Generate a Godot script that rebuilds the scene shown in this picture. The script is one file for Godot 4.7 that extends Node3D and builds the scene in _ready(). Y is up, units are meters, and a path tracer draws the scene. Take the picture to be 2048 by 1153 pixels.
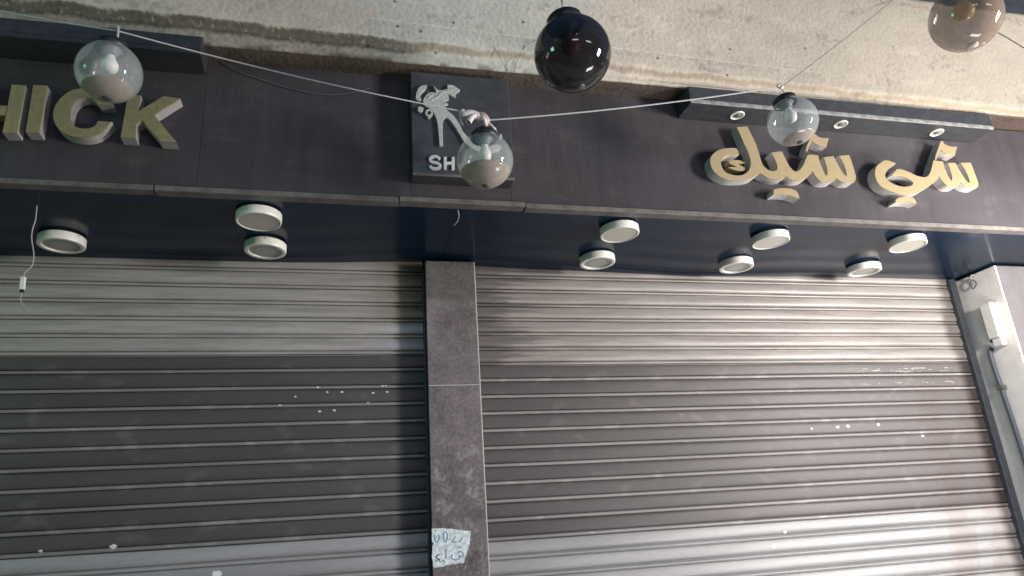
extends Node3D
# A closed shop front at night: two roller shutters, a stone pillar, a black sign board with
# gold letters under a plaster beam, and glass globe lamps strung on wires.
# Outlines are metres on the sign plane (x right, y up).
const SHAPES := {
	"shoe": [0.309, 3.093, 0.312, 3.109, 0.330, 3.134, 0.349, 3.139, 0.359, 3.134, 0.360, 3.148, 0.349, 3.171, 0.366, 3.153, 0.377, 3.148, 0.406, 3.159, 0.406, 3.177, 0.426, 3.182, 0.456, 3.160, 0.450, 3.151, 0.439, 3.145, 0.438, 3.120, 0.423, 3.127, 0.411, 3.136, 0.410, 3.111, 0.389, 3.102, 0.407, 3.090, 0.386, 3.080, 0.390, 3.071, 0.408, 3.057, 0.434, 3.030, 0.448, 3.003, 0.460, 2.971, 0.469, 2.960, 0.490, 2.932, 0.519, 2.913, 0.556, 2.912, 0.587, 2.927, 0.609, 2.920, 0.604, 2.903, 0.569, 2.886, 0.525, 2.885, 0.488, 2.901, 0.463, 2.924, 0.458, 2.934, 0.440, 2.972, 0.417, 3.012, 0.401, 3.029, 0.390, 3.026, 0.383, 3.010, 0.381, 2.961, 0.381, 2.904, 0.367, 2.903, 0.365, 2.960, 0.361, 3.014, 0.350, 3.044, 0.339, 3.062, 0.316, 3.072, 0.310, 3.082],
	"crescent": [0.281, 3.106, 0.283, 3.125, 0.290, 3.148, 0.301, 3.162, 0.326, 3.169, 0.323, 3.153, 0.310, 3.136, 0.300, 3.123, 0.299, 3.109, 0.305, 3.096, 0.291, 3.094, 0.283, 3.098],
	"bud_ring": [0.343, 3.043, 0.340, 3.035, 0.333, 3.030, 0.325, 3.031, 0.321, 3.037, 0.321, 3.046, 0.326, 3.053, 0.334, 3.055, 0.340, 3.051, 0.343, 3.043],
	"bud_tail": [0.319, 3.035, 0.344, 3.037, 0.329, 3.018],
	"bud_small": [0.310, 3.057, 0.307, 3.047, 0.298, 3.042, 0.290, 3.045, 0.287, 3.054, 0.290, 3.064, 0.299, 3.069, 0.307, 3.066],
	"vein_a": [0.326, 3.104, 0.340, 3.121, 0.354, 3.129],
	"vein_b": [0.340, 3.099, 0.361, 3.114, 0.381, 3.138],
	"vein_c": [0.378, 3.138, 0.411, 3.150, 0.437, 3.162],
	"vein_d": [0.347, 3.087, 0.372, 3.093, 0.399, 3.090],
	"word_long": [1.680, 3.113, 1.735, 3.121, 1.747, 3.082, 1.759, 3.043, 1.766, 2.999, 1.769, 2.956, 1.775, 2.929, 1.792, 2.912, 1.814, 2.905, 1.834, 2.909, 1.843, 2.922, 1.843, 2.941, 1.838, 2.965, 1.832, 2.984, 1.825, 2.996, 1.854, 3.004, 1.883, 3.008, 1.889, 2.988, 1.897, 2.961, 1.904, 2.938, 1.916, 2.919, 1.930, 2.910, 1.945, 2.915, 1.963, 2.930, 1.982, 2.955, 1.999, 2.984, 2.011, 3.001, 2.036, 3.003, 2.065, 3.001, 2.065, 2.977, 2.069, 2.949, 2.074, 2.921, 2.080, 2.901, 2.088, 2.906, 2.093, 2.922, 2.095, 2.946, 2.092, 2.970, 2.089, 2.992, 2.118, 2.999, 2.144, 3.003, 2.151, 2.983, 2.158, 2.959, 2.168, 2.931, 2.179, 2.910, 2.187, 2.906, 2.191, 2.921, 2.190, 2.945, 2.186, 2.969, 2.179, 2.993, 2.172, 3.006, 2.200, 3.011, 2.229, 3.015, 2.234, 2.984, 2.236, 2.952, 2.237, 2.924, 2.236, 2.899, 2.226, 2.883, 2.214, 2.874, 2.190, 2.872, 2.165, 2.871, 2.147, 2.880, 2.129, 2.890, 2.117, 2.878, 2.103, 2.871, 2.078, 2.868, 2.049, 2.868, 2.036, 2.879, 2.024, 2.898, 2.016, 2.917, 2.000, 2.900, 1.975, 2.879, 1.953, 2.870, 1.924, 2.867, 1.905, 2.869, 1.890, 2.874, 1.876, 2.883, 1.862, 2.872, 1.841, 2.868, 1.814, 2.867, 1.791, 2.870, 1.769, 2.880, 1.751, 2.892, 1.734, 2.880, 1.716, 2.867, 1.692, 2.858, 1.664, 2.853, 1.629, 2.851, 1.599, 2.850, 1.573, 2.856, 1.552, 2.864, 1.536, 2.878, 1.524, 2.897, 1.520, 2.919, 1.522, 2.939, 1.531, 2.959, 1.547, 2.975, 1.571, 2.991, 1.599, 3.001, 1.631, 3.006, 1.658, 3.008, 1.666, 2.996, 1.668, 2.976, 1.644, 2.971, 1.621, 2.971, 1.596, 2.961, 1.580, 2.947, 1.571, 2.927, 1.573, 2.908, 1.580, 2.893, 1.593, 2.882, 1.611, 2.876, 1.633, 2.873, 1.661, 2.876, 1.682, 2.886, 1.700, 2.902, 1.711, 2.921, 1.716, 2.941, 1.717, 2.960, 1.714, 2.984, 1.709, 3.007, 1.701, 3.030, 1.695, 3.058, 1.688, 3.085],
	"word_long_hamza": [1.618, 2.949, 1.637, 2.954, 1.672, 2.956, 1.696, 2.943, 1.673, 2.941, 1.656, 2.936, 1.674, 2.929, 1.690, 2.921, 1.690, 2.912, 1.681, 2.904, 1.658, 2.904, 1.636, 2.908, 1.609, 2.917, 1.630, 2.920, 1.654, 2.921, 1.632, 2.931, 1.620, 2.937],
	"word_long_upper_mark": [2.061, 3.109, 2.078, 3.109, 2.089, 3.097, 2.116, 3.093, 2.143, 3.095, 2.117, 3.045, 2.089, 3.050, 2.066, 3.060, 2.048, 3.071, 2.029, 3.043, 2.012, 3.013, 2.004, 3.021, 2.018, 3.050, 2.040, 3.081],
	"word_long_lower_mark": [1.801, 2.816, 1.828, 2.824, 1.860, 2.827, 1.891, 2.825, 1.913, 2.817, 1.920, 2.802, 1.921, 2.780, 1.899, 2.787, 1.873, 2.794, 1.842, 2.796, 1.814, 2.795, 1.795, 2.791],
	"word_short": [2.420, 3.005, 2.472, 2.990, 2.466, 2.981, 2.444, 2.971, 2.421, 2.955, 2.403, 2.938, 2.394, 2.920, 2.399, 2.902, 2.413, 2.888, 2.436, 2.877, 2.468, 2.870, 2.498, 2.871, 2.522, 2.877, 2.535, 2.886, 2.536, 2.897, 2.524, 2.908, 2.504, 2.918, 2.480, 2.925, 2.458, 2.927, 2.438, 2.928, 2.458, 2.952, 2.471, 2.960, 2.497, 2.960, 2.525, 2.951, 2.552, 2.939, 2.576, 2.929, 2.602, 2.926, 2.623, 2.929, 2.640, 2.941, 2.661, 2.969, 2.688, 3.020, 2.715, 3.018, 2.742, 3.016, 2.741, 2.989, 2.744, 2.960, 2.750, 2.931, 2.757, 2.917, 2.764, 2.925, 2.769, 2.947, 2.768, 2.976, 2.766, 3.011, 2.793, 3.014, 2.813, 3.015, 2.819, 2.987, 2.830, 2.958, 2.840, 2.930, 2.851, 2.916, 2.859, 2.913, 2.863, 2.927, 2.862, 2.953, 2.855, 2.985, 2.841, 3.016, 2.870, 3.020, 2.903, 3.022, 2.906, 2.996, 2.908, 2.967, 2.910, 2.938, 2.911, 2.912, 2.904, 2.895, 2.893, 2.888, 2.869, 2.887, 2.843, 2.890, 2.822, 2.900, 2.808, 2.911, 2.788, 2.892, 2.774, 2.886, 2.746, 2.884, 2.724, 2.887, 2.710, 2.904, 2.700, 2.921, 2.693, 2.935, 2.680, 2.920, 2.655, 2.900, 2.622, 2.881, 2.585, 2.859, 2.558, 2.847, 2.525, 2.837, 2.490, 2.833, 2.445, 2.832, 2.410, 2.839, 2.377, 2.851, 2.352, 2.866, 2.340, 2.888, 2.338, 2.916, 2.345, 2.941, 2.358, 2.963, 2.384, 2.984],
	"word_short_upper_mark": [2.764, 3.129, 2.778, 3.128, 2.781, 3.114, 2.798, 3.106, 2.821, 3.102, 2.852, 3.104, 2.821, 3.053, 2.799, 3.057, 2.776, 3.061, 2.759, 3.071, 2.750, 3.080, 2.729, 3.050, 2.707, 3.025, 2.699, 3.024, 2.705, 3.041, 2.729, 3.076, 2.752, 3.111],
	"word_short_lower_mark": [2.414, 2.799, 2.436, 2.813, 2.464, 2.819, 2.494, 2.819, 2.516, 2.817, 2.523, 2.805, 2.527, 2.787, 2.504, 2.792, 2.479, 2.794, 2.453, 2.793, 2.430, 2.790, 2.412, 2.787],
	"letter_i": [-1.021, 3.053, -0.979, 3.055, -0.977, 2.868, -1.018, 2.868],
	"letter_h_stem": [-1.085, 3.048, -1.043, 3.049, -1.042, 2.861, -1.084, 2.860],
	"letter_h_bar": [-1.105, 2.963, -1.084, 2.965, -1.084, 2.926, -1.100, 2.926],
	"letter_c": [-0.763, 2.929, -0.808, 2.929, -0.812, 2.911, -0.826, 2.899, -0.845, 2.895, -0.867, 2.898, -0.884, 2.909, -0.893, 2.932, -0.895, 2.964, -0.890, 2.993, -0.878, 3.011, -0.860, 3.021, -0.841, 3.021, -0.823, 3.010, -0.812, 2.993, -0.767, 2.995, -0.778, 3.023, -0.798, 3.044, -0.829, 3.055, -0.861, 3.056, -0.889, 3.051, -0.912, 3.036, -0.931, 3.012, -0.943, 2.984, -0.948, 2.951, -0.942, 2.920, -0.930, 2.897, -0.914, 2.880, -0.894, 2.867, -0.868, 2.861, -0.841, 2.861, -0.816, 2.867, -0.793, 2.882, -0.776, 2.902],
	"letter_k": [-0.725, 3.043, -0.684, 3.044, -0.687, 2.978, -0.611, 3.048, -0.555, 3.043, -0.634, 2.968, -0.552, 2.864, -0.605, 2.865, -0.669, 2.943, -0.687, 2.927, -0.683, 2.869, -0.731, 2.871],
	"bow_a": [0.579, 2.996, 0.591, 3.002, 0.597, 2.970, 0.585, 2.967, 0.575, 2.981],
	"bow_b": [0.602, 2.968, 0.612, 2.976, 0.614, 2.955, 0.603, 2.953],
	"text_h": [0.382, 2.858, 0.393, 2.859, 0.393, 2.838, 0.412, 2.840, 0.413, 2.860, 0.424, 2.861, 0.422, 2.806, 0.411, 2.805, 0.411, 2.828, 0.392, 2.826, 0.392, 2.804, 0.381, 2.805],
	"text_s_path": [0.367, 2.848, 0.359, 2.856, 0.346, 2.858, 0.334, 2.851, 0.332, 2.840, 0.340, 2.833, 0.356, 2.830, 0.367, 2.823, 0.366, 2.812, 0.352, 2.807, 0.338, 2.807, 0.329, 2.816],
	"notice": [0.386, 1.540, 0.434, 1.540, 0.545, 1.522, 0.537, 1.474, 0.512, 1.405, 0.447, 1.402, 0.407, 1.394, 0.385, 1.398],
}
const STROKES := {
	"dal": [0.508, 1.503, 0.503, 1.490, 0.489, 1.485],
	"kaf": [0.481, 1.506, 0.472, 1.495, 0.466, 1.487, 0.485, 1.484],
	"zero_round": [0.448, 1.506, 0.445, 1.494, 0.440, 1.487, 0.435, 1.490, 0.432, 1.501, 0.432, 1.514, 0.436, 1.524, 0.442, 1.526, 0.446, 1.519, 0.448, 1.506],
	"zero_open": [0.396, 1.516, 0.398, 1.497, 0.407, 1.489, 0.415, 1.504, 0.412, 1.519],
	"sad_head": [0.488, 1.444, 0.500, 1.448, 0.509, 1.439, 0.505, 1.429, 0.490, 1.433],
	"sad_tail": [0.490, 1.433, 0.494, 1.424, 0.476, 1.418, 0.462, 1.427, 0.465, 1.441],
	"alef": [0.439, 1.462, 0.440, 1.425],
	"angle": [0.414, 1.444, 0.400, 1.435, 0.416, 1.422],
	"scrawl": [0.396, 1.416, 0.411, 1.423, 0.415, 1.413, 0.428, 1.420, 0.436, 1.410],
	"tick": [0.487, 1.462, 0.496, 1.466, 0.500, 1.460],
	"comma": [0.386, 1.490, 0.390, 1.484, 0.385, 1.479],
}
const SPECKS_LEFT := [[-0.07, 2.139, 1.0], [0.20, 2.141, 1.0], [0.214, 2.142, 0.9], [-0.03, 2.117, 0.9], [0.03, 2.117, 0.9], [0.16, 2.111, 0.9], [0.22, 2.113, 1.0], [-0.22, 2.066, 1.0], [0.14, 2.07, 1.0], [-0.06, 2.035, 1.0], [0.0, 2.039, 1.0], [-0.16, 2.10, 0.7], [-0.79, 1.55, 2.0], [-1.03, 1.55, 1.3], [-0.42, 1.428, 3.0]]
const SPECKS_RIGHT := [[2.43, 1.90, 1.6], [2.49, 1.904, 1.6], [2.67, 1.905, 1.5], [2.92, 1.842, 1.5], [2.03, 1.43, 1.5], [1.96, 1.372, 1.6], [2.05, 1.383, 1.0], [2.28, 1.897, 0.9]]
const LOOSE_WIRE := [Vector3(-0.469, 3.269, 0.666), Vector3(-0.386, 3.215, 0.666), Vector3(-0.314, 3.189, 0.666), Vector3(-0.223, 3.161, 0.666), Vector3(-0.112, 3.141, 0.666), Vector3(-0.038, 3.139, 0.666), Vector3(0.036, 3.155, 0.666), Vector3(0.113, 3.186, 0.666)]

var rng := RandomNumberGenerator.new()
var soft := FastNoiseLite.new()
var rough_noise := FastNoiseLite.new()
var taken := {}
var mats := {}
var to_srgb := PackedByteArray()

# ---------- naming ----------
func numbered(called: String) -> String:
	if not taken.has(called):
		taken[called] = 0
		return called
	taken[called] += 1
	return "%s_%03d" % [called, taken[called]]

func tag(o: Node, label: String, category: String, group := "") -> Node:
	o.set_meta("label", label)
	o.set_meta("category", category)
	if group != "":
		o.set_meta("group", group)
	return o

func thing(called: String, label: String, category: String, at := Vector3.ZERO, group := "") -> Node3D:
	var o := Node3D.new()
	o.name = numbered(called)
	add_child(o)
	o.position = at
	tag(o, label, category, group)
	return o

func part(called: String, mesh: Mesh, m: Material, parent: Node, at := Vector3.ZERO) -> MeshInstance3D:
	var o := MeshInstance3D.new()
	o.name = numbered(called) if parent == self else called
	o.mesh = mesh
	o.material_override = m
	o.cast_shadow = GeometryInstance3D.SHADOW_CASTING_SETTING_ON
	parent.add_child(o, true)
	o.position = at
	return o

func structure(called: String, mesh: Mesh, m: Material) -> MeshInstance3D:
	var o := part(called, mesh, m, self)
	o.set_meta("kind", "structure")
	return o

# ---------- mesh helpers ----------
func begin() -> SurfaceTool:
	var st := SurfaceTool.new()
	st.begin(Mesh.PRIMITIVE_TRIANGLES)
	st.set_smooth_group(-1)
	return st

func done(st: SurfaceTool) -> ArrayMesh:
	st.generate_normals()
	return st.commit()

func quad(st: SurfaceTool, a: Vector3, b: Vector3, c: Vector3, d: Vector3) -> void:
	for v in [a, b, c, a, c, d]:
		st.add_vertex(v)

func chamfer_box(st: SurfaceTool, lo: Vector3, hi: Vector3, b := 0.003) -> void:
	# 6 faces, 12 edge strips, 8 corners
	var c := (lo + hi) / 2.0
	var h := (hi - lo) / 2.0
	b = minf(b, minf(h.x, minf(h.y, h.z)) * 0.9)
	var pt := func(s: Vector3, axis: int) -> Vector3:
		var q := h - Vector3(b, b, b)
		q[axis] = h[axis]
		return c + q * s
	for axis in 3:
		var u := (axis + 1) % 3
		var w := (axis + 2) % 3
		for s in [-1.0, 1.0]:
			var p := []
			for k in [[-1, -1], [1, -1], [1, 1], [-1, 1]]:
				var sg := Vector3.ZERO
				sg[axis] = s
				sg[u] = k[0]
				sg[w] = k[1]
				p.append(pt.call(sg, axis))
			if s > 0:
				quad(st, p[3], p[2], p[1], p[0])
			else:
				quad(st, p[0], p[1], p[2], p[3])
		for su in [-1.0, 1.0]:
			for sw in [-1.0, 1.0]:
				var a := Vector3.ZERO
				a[axis] = -1
				a[u] = su
				a[w] = sw
				var e := a
				e[axis] = 1
				if su * sw > 0:
					quad(st, pt.call(a, u), pt.call(e, u), pt.call(e, w), pt.call(a, w))
				else:
					quad(st, pt.call(a, w), pt.call(e, w), pt.call(e, u), pt.call(a, u))
	for sx in [-1.0, 1.0]:
		for sy in [-1.0, 1.0]:
			for sz in [-1.0, 1.0]:
				var s3 := Vector3(sx, sy, sz)
				var t := [pt.call(s3, 0), pt.call(s3, 1), pt.call(s3, 2)]
				if sx * sy * sz > 0:
					t.reverse()
				for v in t:
					st.add_vertex(v)

func box(lo: Vector3, hi: Vector3, b := 0.003) -> ArrayMesh:
	var st := begin()
	chamfer_box(st, lo, hi, b)
	return done(st)

func lathe(profile: Array, seg := 40, flat := false) -> ArrayMesh:
	# profile: Vector2(radius, y) from the top down
	var st := SurfaceTool.new()
	st.begin(Mesh.PRIMITIVE_TRIANGLES)
	st.set_smooth_group(-1 if flat else 0)
	for i in profile.size() - 1:
		var p: Vector2 = profile[i]
		var q: Vector2 = profile[i + 1]
		for k in seg:
			var a := TAU * k / seg
			var b := TAU * (k + 1) / seg
			var p0 := Vector3(p.x * cos(a), p.y, p.x * sin(a))
			var p1 := Vector3(p.x * cos(b), p.y, p.x * sin(b))
			var q0 := Vector3(q.x * cos(a), q.y, q.x * sin(a))
			var q1 := Vector3(q.x * cos(b), q.y, q.x * sin(b))
			if p.x > 1e-5:
				for v in [p0, p1, q1 if q.x > 1e-5 else q0]:
					st.add_vertex(v)
			if q.x > 1e-5:
				for v in [p0, q1, q0]:
					st.add_vertex(v)
	st.generate_normals()
	return st.commit()

func tube_into(st: SurfaceTool, path: Array, r: float, sides := 6) -> void:
	var rings := []
	for i in path.size():
		var p: Vector3 = path[i]
		var t: Vector3 = (path[mini(i + 1, path.size() - 1)] - path[maxi(i - 1, 0)]).normalized()
		var side := t.cross(Vector3(0.21, 0.35, 0.91)).normalized()
		var up := side.cross(t).normalized()
		var ring := []
		for k in sides:
			var a := TAU * k / sides
			ring.append(p + (side * cos(a) + up * sin(a)) * r)
		rings.append(ring)
	for i in rings.size() - 1:
		for k in sides:
			var n := (k + 1) % sides
			quad(st, rings[i][k], rings[i + 1][k], rings[i + 1][n], rings[i][n])

func smooth_path(pts: Array, steps := 5) -> Array:
	var out := []
	for i in pts.size() - 1:
		var p0: Vector3 = pts[maxi(i - 1, 0)]
		var p1: Vector3 = pts[i]
		var p2: Vector3 = pts[i + 1]
		var p3: Vector3 = pts[mini(i + 2, pts.size() - 1)]
		for s in steps:
			out.append(p1.cubic_interpolate(p2, p0, p3, float(s) / steps))
	out.append(pts[-1])
	return out

func tube(pts: Array, r: float, sides := 6, steps := 5) -> ArrayMesh:
	var st := SurfaceTool.new()
	st.begin(Mesh.PRIMITIVE_TRIANGLES)
	st.set_smooth_group(0)
	tube_into(st, smooth_path(pts, steps), r, sides)
	st.generate_normals()
	return st.commit()

func sag(a: Vector3, b: Vector3, drop: float, n := 14) -> Array:
	var out := []
	for i in n + 1:
		var t := float(i) / n
		out.append(a.lerp(b, t) + Vector3(0, -drop * 4.0 * t * (1.0 - t), 0))
	return out

func outline(nums: Array) -> PackedVector2Array:
	var p := PackedVector2Array()
	for i in range(0, nums.size(), 2):
		p.append(Vector2(nums[i], nums[i + 1]))
	return p

func rounded(p: PackedVector2Array) -> PackedVector2Array:
	# one pass of corner cutting on obtuse corners: traced curves lose their facets, sharp corners stay
	var out := PackedVector2Array()
	for i in p.size():
		var a := p[(i + p.size() - 1) % p.size()]
		var b := p[i]
		var c := p[(i + 1) % p.size()]
		if (b - a).normalized().dot((c - b).normalized()) > 0.62:
			out.append(b.lerp(a, 0.25))
			out.append(b.lerp(c, 0.25))
		else:
			out.append(b)
	return out

func built_up(called: String, p: PackedVector2Array, z0: float, z1: float, bevel: float, face: Material, parent: Node) -> MeshInstance3D:
	# a built-up sign letter: a gold face on a pale return of the letter's depth
	if Geometry2D.is_polygon_clockwise(p):
		p.reverse()
	var o := part(called, slab(p, z1 - 0.004, z1, bevel), face, parent)
	var st := begin()
	for i in p.size():
		var a := p[i]
		var b := p[(i + 1) % p.size()]
		quad(st, Vector3(a.x, a.y, z1 - 0.004), Vector3(a.x, a.y, z0), Vector3(b.x, b.y, z0), Vector3(b.x, b.y, z1 - 0.004))
	part("return_side", done(st), mats.letter_side, o)
	return o

func torn(p: PackedVector2Array) -> PackedVector2Array:
	var out := PackedVector2Array()
	for i in p.size():
		var a := p[i]
		var b := p[(i + 1) % p.size()]
		var side := (b - a).orthogonal().normalized()
		for k in 7:
			var t := k / 7.0
			out.append(a.lerp(b, t) + side * rough_noise.get_noise_2d(i * 9.0 + t * 7.0, 2.0) * 0.0045)
	return out

func slab(p: PackedVector2Array, z0: float, z1: float, bevel := 0.0015) -> ArrayMesh:
	# an outline with real thickness, its front edge slightly bevelled
	if Geometry2D.is_polygon_clockwise(p):
		p.reverse()
	var inner := p
	var grown := Geometry2D.offset_polygon(p, -bevel)
	var bevelled := grown.size() == 1 and grown[0].size() >= 3
	var st := begin()
	var front: PackedVector2Array = grown[0] if bevelled else p
	var tri := Geometry2D.triangulate_polygon(front)
	for i in range(0, tri.size(), 3):
		for k in [2, 1, 0]:
			var q := front[tri[i + k]]
			st.add_vertex(Vector3(q.x, q.y, z1))
	var zs := z1 - (bevel if bevelled else 0.0)
	for i in inner.size():
		var a := inner[i]
		var b := inner[(i + 1) % inner.size()]
		quad(st, Vector3(a.x, a.y, zs), Vector3(a.x, a.y, z0), Vector3(b.x, b.y, z0), Vector3(b.x, b.y, zs))
	if bevelled:
		# join the bevel ring by nearest points
		for i in inner.size():
			var a := inner[i]
			var b := inner[(i + 1) % inner.size()]
			var na := _near(front, a)
			var nb := _near(front, b)
			quad(st, Vector3(na.x, na.y, z1), Vector3(a.x, a.y, zs), Vector3(b.x, b.y, zs), Vector3(nb.x, nb.y, z1))
	return done(st)

func _near(p: PackedVector2Array, q: Vector2) -> Vector2:
	var best := p[0]
	for v in p:
		if v.distance_squared_to(q) < best.distance_squared_to(q):
			best = v
	return best

func ribbon(nums: Array, width: float, z0: float, z1: float) -> ArrayMesh:
	var st := begin()
	var path := []
	for i in range(0, nums.size(), 2):
		path.append(Vector3(nums[i], nums[i + 1], 0))
	path = smooth_path(path, 4)
	var l := []
	var r := []
	for i in path.size():
		var t: Vector3 = (path[mini(i + 1, path.size() - 1)] - path[maxi(i - 1, 0)]).normalized()
		var n := Vector3(-t.y, t.x, 0) * width / 2.0
		l.append(path[i] + n)
		r.append(path[i] - n)
	for i in path.size() - 1:
		var f := Vector3(0, 0, z1)
		var b := Vector3(0, 0, z0)
		quad(st, l[i] + f, l[i + 1] + f, r[i + 1] + f, r[i] + f)
		quad(st, l[i] + b, l[i + 1] + b, l[i + 1] + f, l[i] + f)
		quad(st, r[i] + f, r[i + 1] + f, r[i + 1] + b, r[i] + b)
	for i in [0, path.size() - 1]:
		quad(st, l[i] + Vector3(0, 0, z0), l[i] + Vector3(0, 0, z1), r[i] + Vector3(0, 0, z1), r[i] + Vector3(0, 0, z0))
	return done(st)

# ---------- materials ----------
func material(lin: Color, roughness: float, metallic := 0.0, texture: Texture2D = null) -> StandardMaterial3D:
	var m := StandardMaterial3D.new()
	m.albedo_color = lin.linear_to_srgb() if texture == null else Color.WHITE
	m.albedo_texture = texture
	m.roughness = roughness
	m.metallic = metallic
	return m

func grained(lin: Color, roughness: float, spread: float, scale: float, seed_value: int, metallic := 0.0) -> StandardMaterial3D:
	# mottled surface: tone varies round the base colour, coarse clouds and fine grit
	var n := 256
	var f := FastNoiseLite.new()
	f.seed = seed_value
	f.frequency = 0.018
	f.fractal_octaves = 4
	var clouds := f.get_seamless_image(n, n)
	f.seed = seed_value + 100
	f.frequency = 0.11
	f.fractal_octaves = 2
	var grit := f.get_seamless_image(n, n)
	var t := paint(n, n, func(x: int, y: int) -> Vector3:
		var v := (clouds.get_pixel(x, y).r - 0.5) * 1.3 + (grit.get_pixel(x, y).r - 0.5) * 0.7
		return Vector3(lin.r, lin.g, lin.b) * maxf(0.2, 1.0 + spread * v * 1.6))
	var m := material(lin, roughness, metallic, t)
	m.uv1_triplanar = true
	m.uv1_world_triplanar = true
	m.uv1_scale = Vector3.ONE * scale
	return m

func paint(w: int, h: int, f: Callable) -> ImageTexture:
	if to_srgb.is_empty():
		to_srgb.resize(1025)
		for i in 1025:
			to_srgb[i] = int(round(255.0 * Color(i / 1024.0, 0, 0).linear_to_srgb().r))
	var d := PackedByteArray()
	d.resize(w * h * 3)
	var o := 0
	for y in h:
		for x in w:
			var c: Vector3 = f.call(x, y)
			d[o] = to_srgb[clampi(int(c.x * 1024.0), 0, 1024)]
			d[o + 1] = to_srgb[clampi(int(c.y * 1024.0), 0, 1024)]
			d[o + 2] = to_srgb[clampi(int(c.z * 1024.0), 0, 1024)]
			o += 3
	var im := Image.create_from_data(w, h, false, Image.FORMAT_RGB8, d)
	im.generate_mipmaps()
	return ImageTexture.create_from_image(im)

func relief(w: int, h: int, strength: float, f: Callable) -> ImageTexture:
	var im := Image.create(w, h, false, Image.FORMAT_L8)
	for y in h:
		for x in w:
			var v: float = f.call(x, y)
			im.set_pixel(x, y, Color(v, v, v))
	im.bump_map_to_normal_map(strength)
	return ImageTexture.create_from_image(im)

func pane(lin: Color, alpha: float, dust := 0.75, roughness := 0.03) -> StandardMaterial3D:
	var m := material(lin, roughness)
	m.transparency = BaseMaterial3D.TRANSPARENCY_ALPHA
	m.albedo_color.a = alpha
	m.metallic_specular = 0.6
	# dust on the glass: the film is uneven
	var n := 256
	var f := FastNoiseLite.new()
	f.seed = int(alpha * 1000.0)
	f.frequency = 0.03
	f.fractal_octaves = 5
	var im := f.get_seamless_image(n, n)
	var dusty := Image.create(n, n, false, Image.FORMAT_RGBA8)
	for y in n:
		for x in n:
			var v := im.get_pixel(x, y).r
			dusty.set_pixel(x, y, Color(1, 1, 1, clampf(1.0 - 0.6 * dust + dust * v, 0.0, 1.0)))
	m.albedo_texture = ImageTexture.create_from_image(dusty)
	m.uv1_triplanar = true
	m.uv1_scale = Vector3.ONE * 6.0
	return m

func glow(lin: Color, energy: float) -> StandardMaterial3D:
	var m := material(Color(0.8, 0.8, 0.8), 0.4)
	m.emission_enabled = true
	m.emission = lin.linear_to_srgb()
	m.emission_energy_multiplier = energy
	return m

func sm(a: float, b: float, x: float) -> float:
	return smoothstep(a, b, x)

# ---------- builders ----------
func downlight_housing(rim: float) -> ArrayMesh:
	return lathe([Vector2(0.0, -0.001), Vector2(0.05, -0.001), Vector2(0.05, -0.007), Vector2(0.079, -0.007), Vector2(0.0822, -0.010), Vector2(0.0825, -0.037), Vector2(0.0815, -0.0405), Vector2(0.0785, -0.042), Vector2(rim + 0.002, -0.042), Vector2(rim, -0.0405), Vector2(rim - 0.001, -0.036), Vector2(0.0, -0.036)], 56, true)

func globe_lamp(called: String, label: String, at: Vector3, r: float, kind: String, level: float, tilt: Vector3) -> Node3D:
	var t := thing(called, label, "lamp", at, "globe lamps hung on wires before the shop")
	t.rotation = tilt
	var prof := []
	for i in 33:
		var a := lerpf(0.42, PI, i / 32.0)
		prof.append(Vector2(maxf(r * sin(a), 0.0 if i == 32 else 0.001), r * cos(a)))
	var glass: Material = mats.clear_glass
	if kind == "dark":
		glass = mats.dark_glass
	elif kind == "brown":
		glass = mats.brown_glass
	part("glass_globe", lathe(prof, 56), glass, t)
	var cr := r * 0.47
	var cap := part("cap", lathe([Vector2(0.0, r * 1.2), Vector2(cr * 0.25, r * 1.2), Vector2(cr * 0.86, r * 1.17), Vector2(cr * 1.0, r * 1.10), Vector2(cr * 1.04, r * 0.87), Vector2(cr * 0.95, r * 0.85), Vector2(cr * 0.9, r * 0.9), Vector2(0.0, r * 0.9)], 40), mats.black_plastic, t)
	part("hanging_eye", tube([Vector3(-0.008, r * 1.15, 0), Vector3(-0.007, r * 1.15 + 0.018, 0), Vector3(0.0, r * 1.15 + 0.026, 0), Vector3(0.007, r * 1.15 + 0.018, 0), Vector3(0.008, r * 1.15, 0)], 0.0018), mats.wire_grey, cap)
	part("socket", lathe([Vector2(0.0, r * 0.92), Vector2(r * 0.34, r * 0.885), Vector2(0.022, r * 0.78), Vector2(0.020, r * 0.66), Vector2(0.016, r * 0.62), Vector2(0.0, r * 0.62)], 24), mats.socket_grey, t)
	var bulb_mat: Material = mats.bulb_white
	if kind == "dark":
		bulb_mat = mats.bulb_amber
	elif kind == "brown":
		bulb_mat = mats.bulb_gold
	var br := 0.0235 if kind == "clear" else 0.029
	part("bulb", lathe([Vector2(0.012, r * 0.63), Vector2(0.013, r * 0.54), Vector2(br * 0.8, r * 0.42), Vector2(br, r * 0.26), Vector2(br * 0.92, r * 0.12), Vector2(br * 0.6, r * 0.02), Vector2(0.0, -r * 0.02)], 24), bulb_mat, t)
	if level < 0.0:
		var pr := []
		var a0 := acos(level)
		pr.append(Vector2(0.0, r * level))
		for i in 15:
			var a := lerpf(a0, PI, i / 14.0)
			pr.append(Vector2(0.0 if i == 14 else 0.985 * r * sin(a), 0.985 * r * cos(a)))
		part("settled_rainwater", lathe(pr, 48), mats.rainwater, t)
	part("drain_plug", lathe([Vector2(0.0, -r * 0.97), Vector2(0.014, -r * 0.975), Vector2(0.0135, -r * 1.005), Vector2(0.008, -r * 1.03), Vector2(0.0, -r * 1.03)], 20), mats.plug_grey if kind != "brown" else mats.brown_plug, t)
	return t

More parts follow.
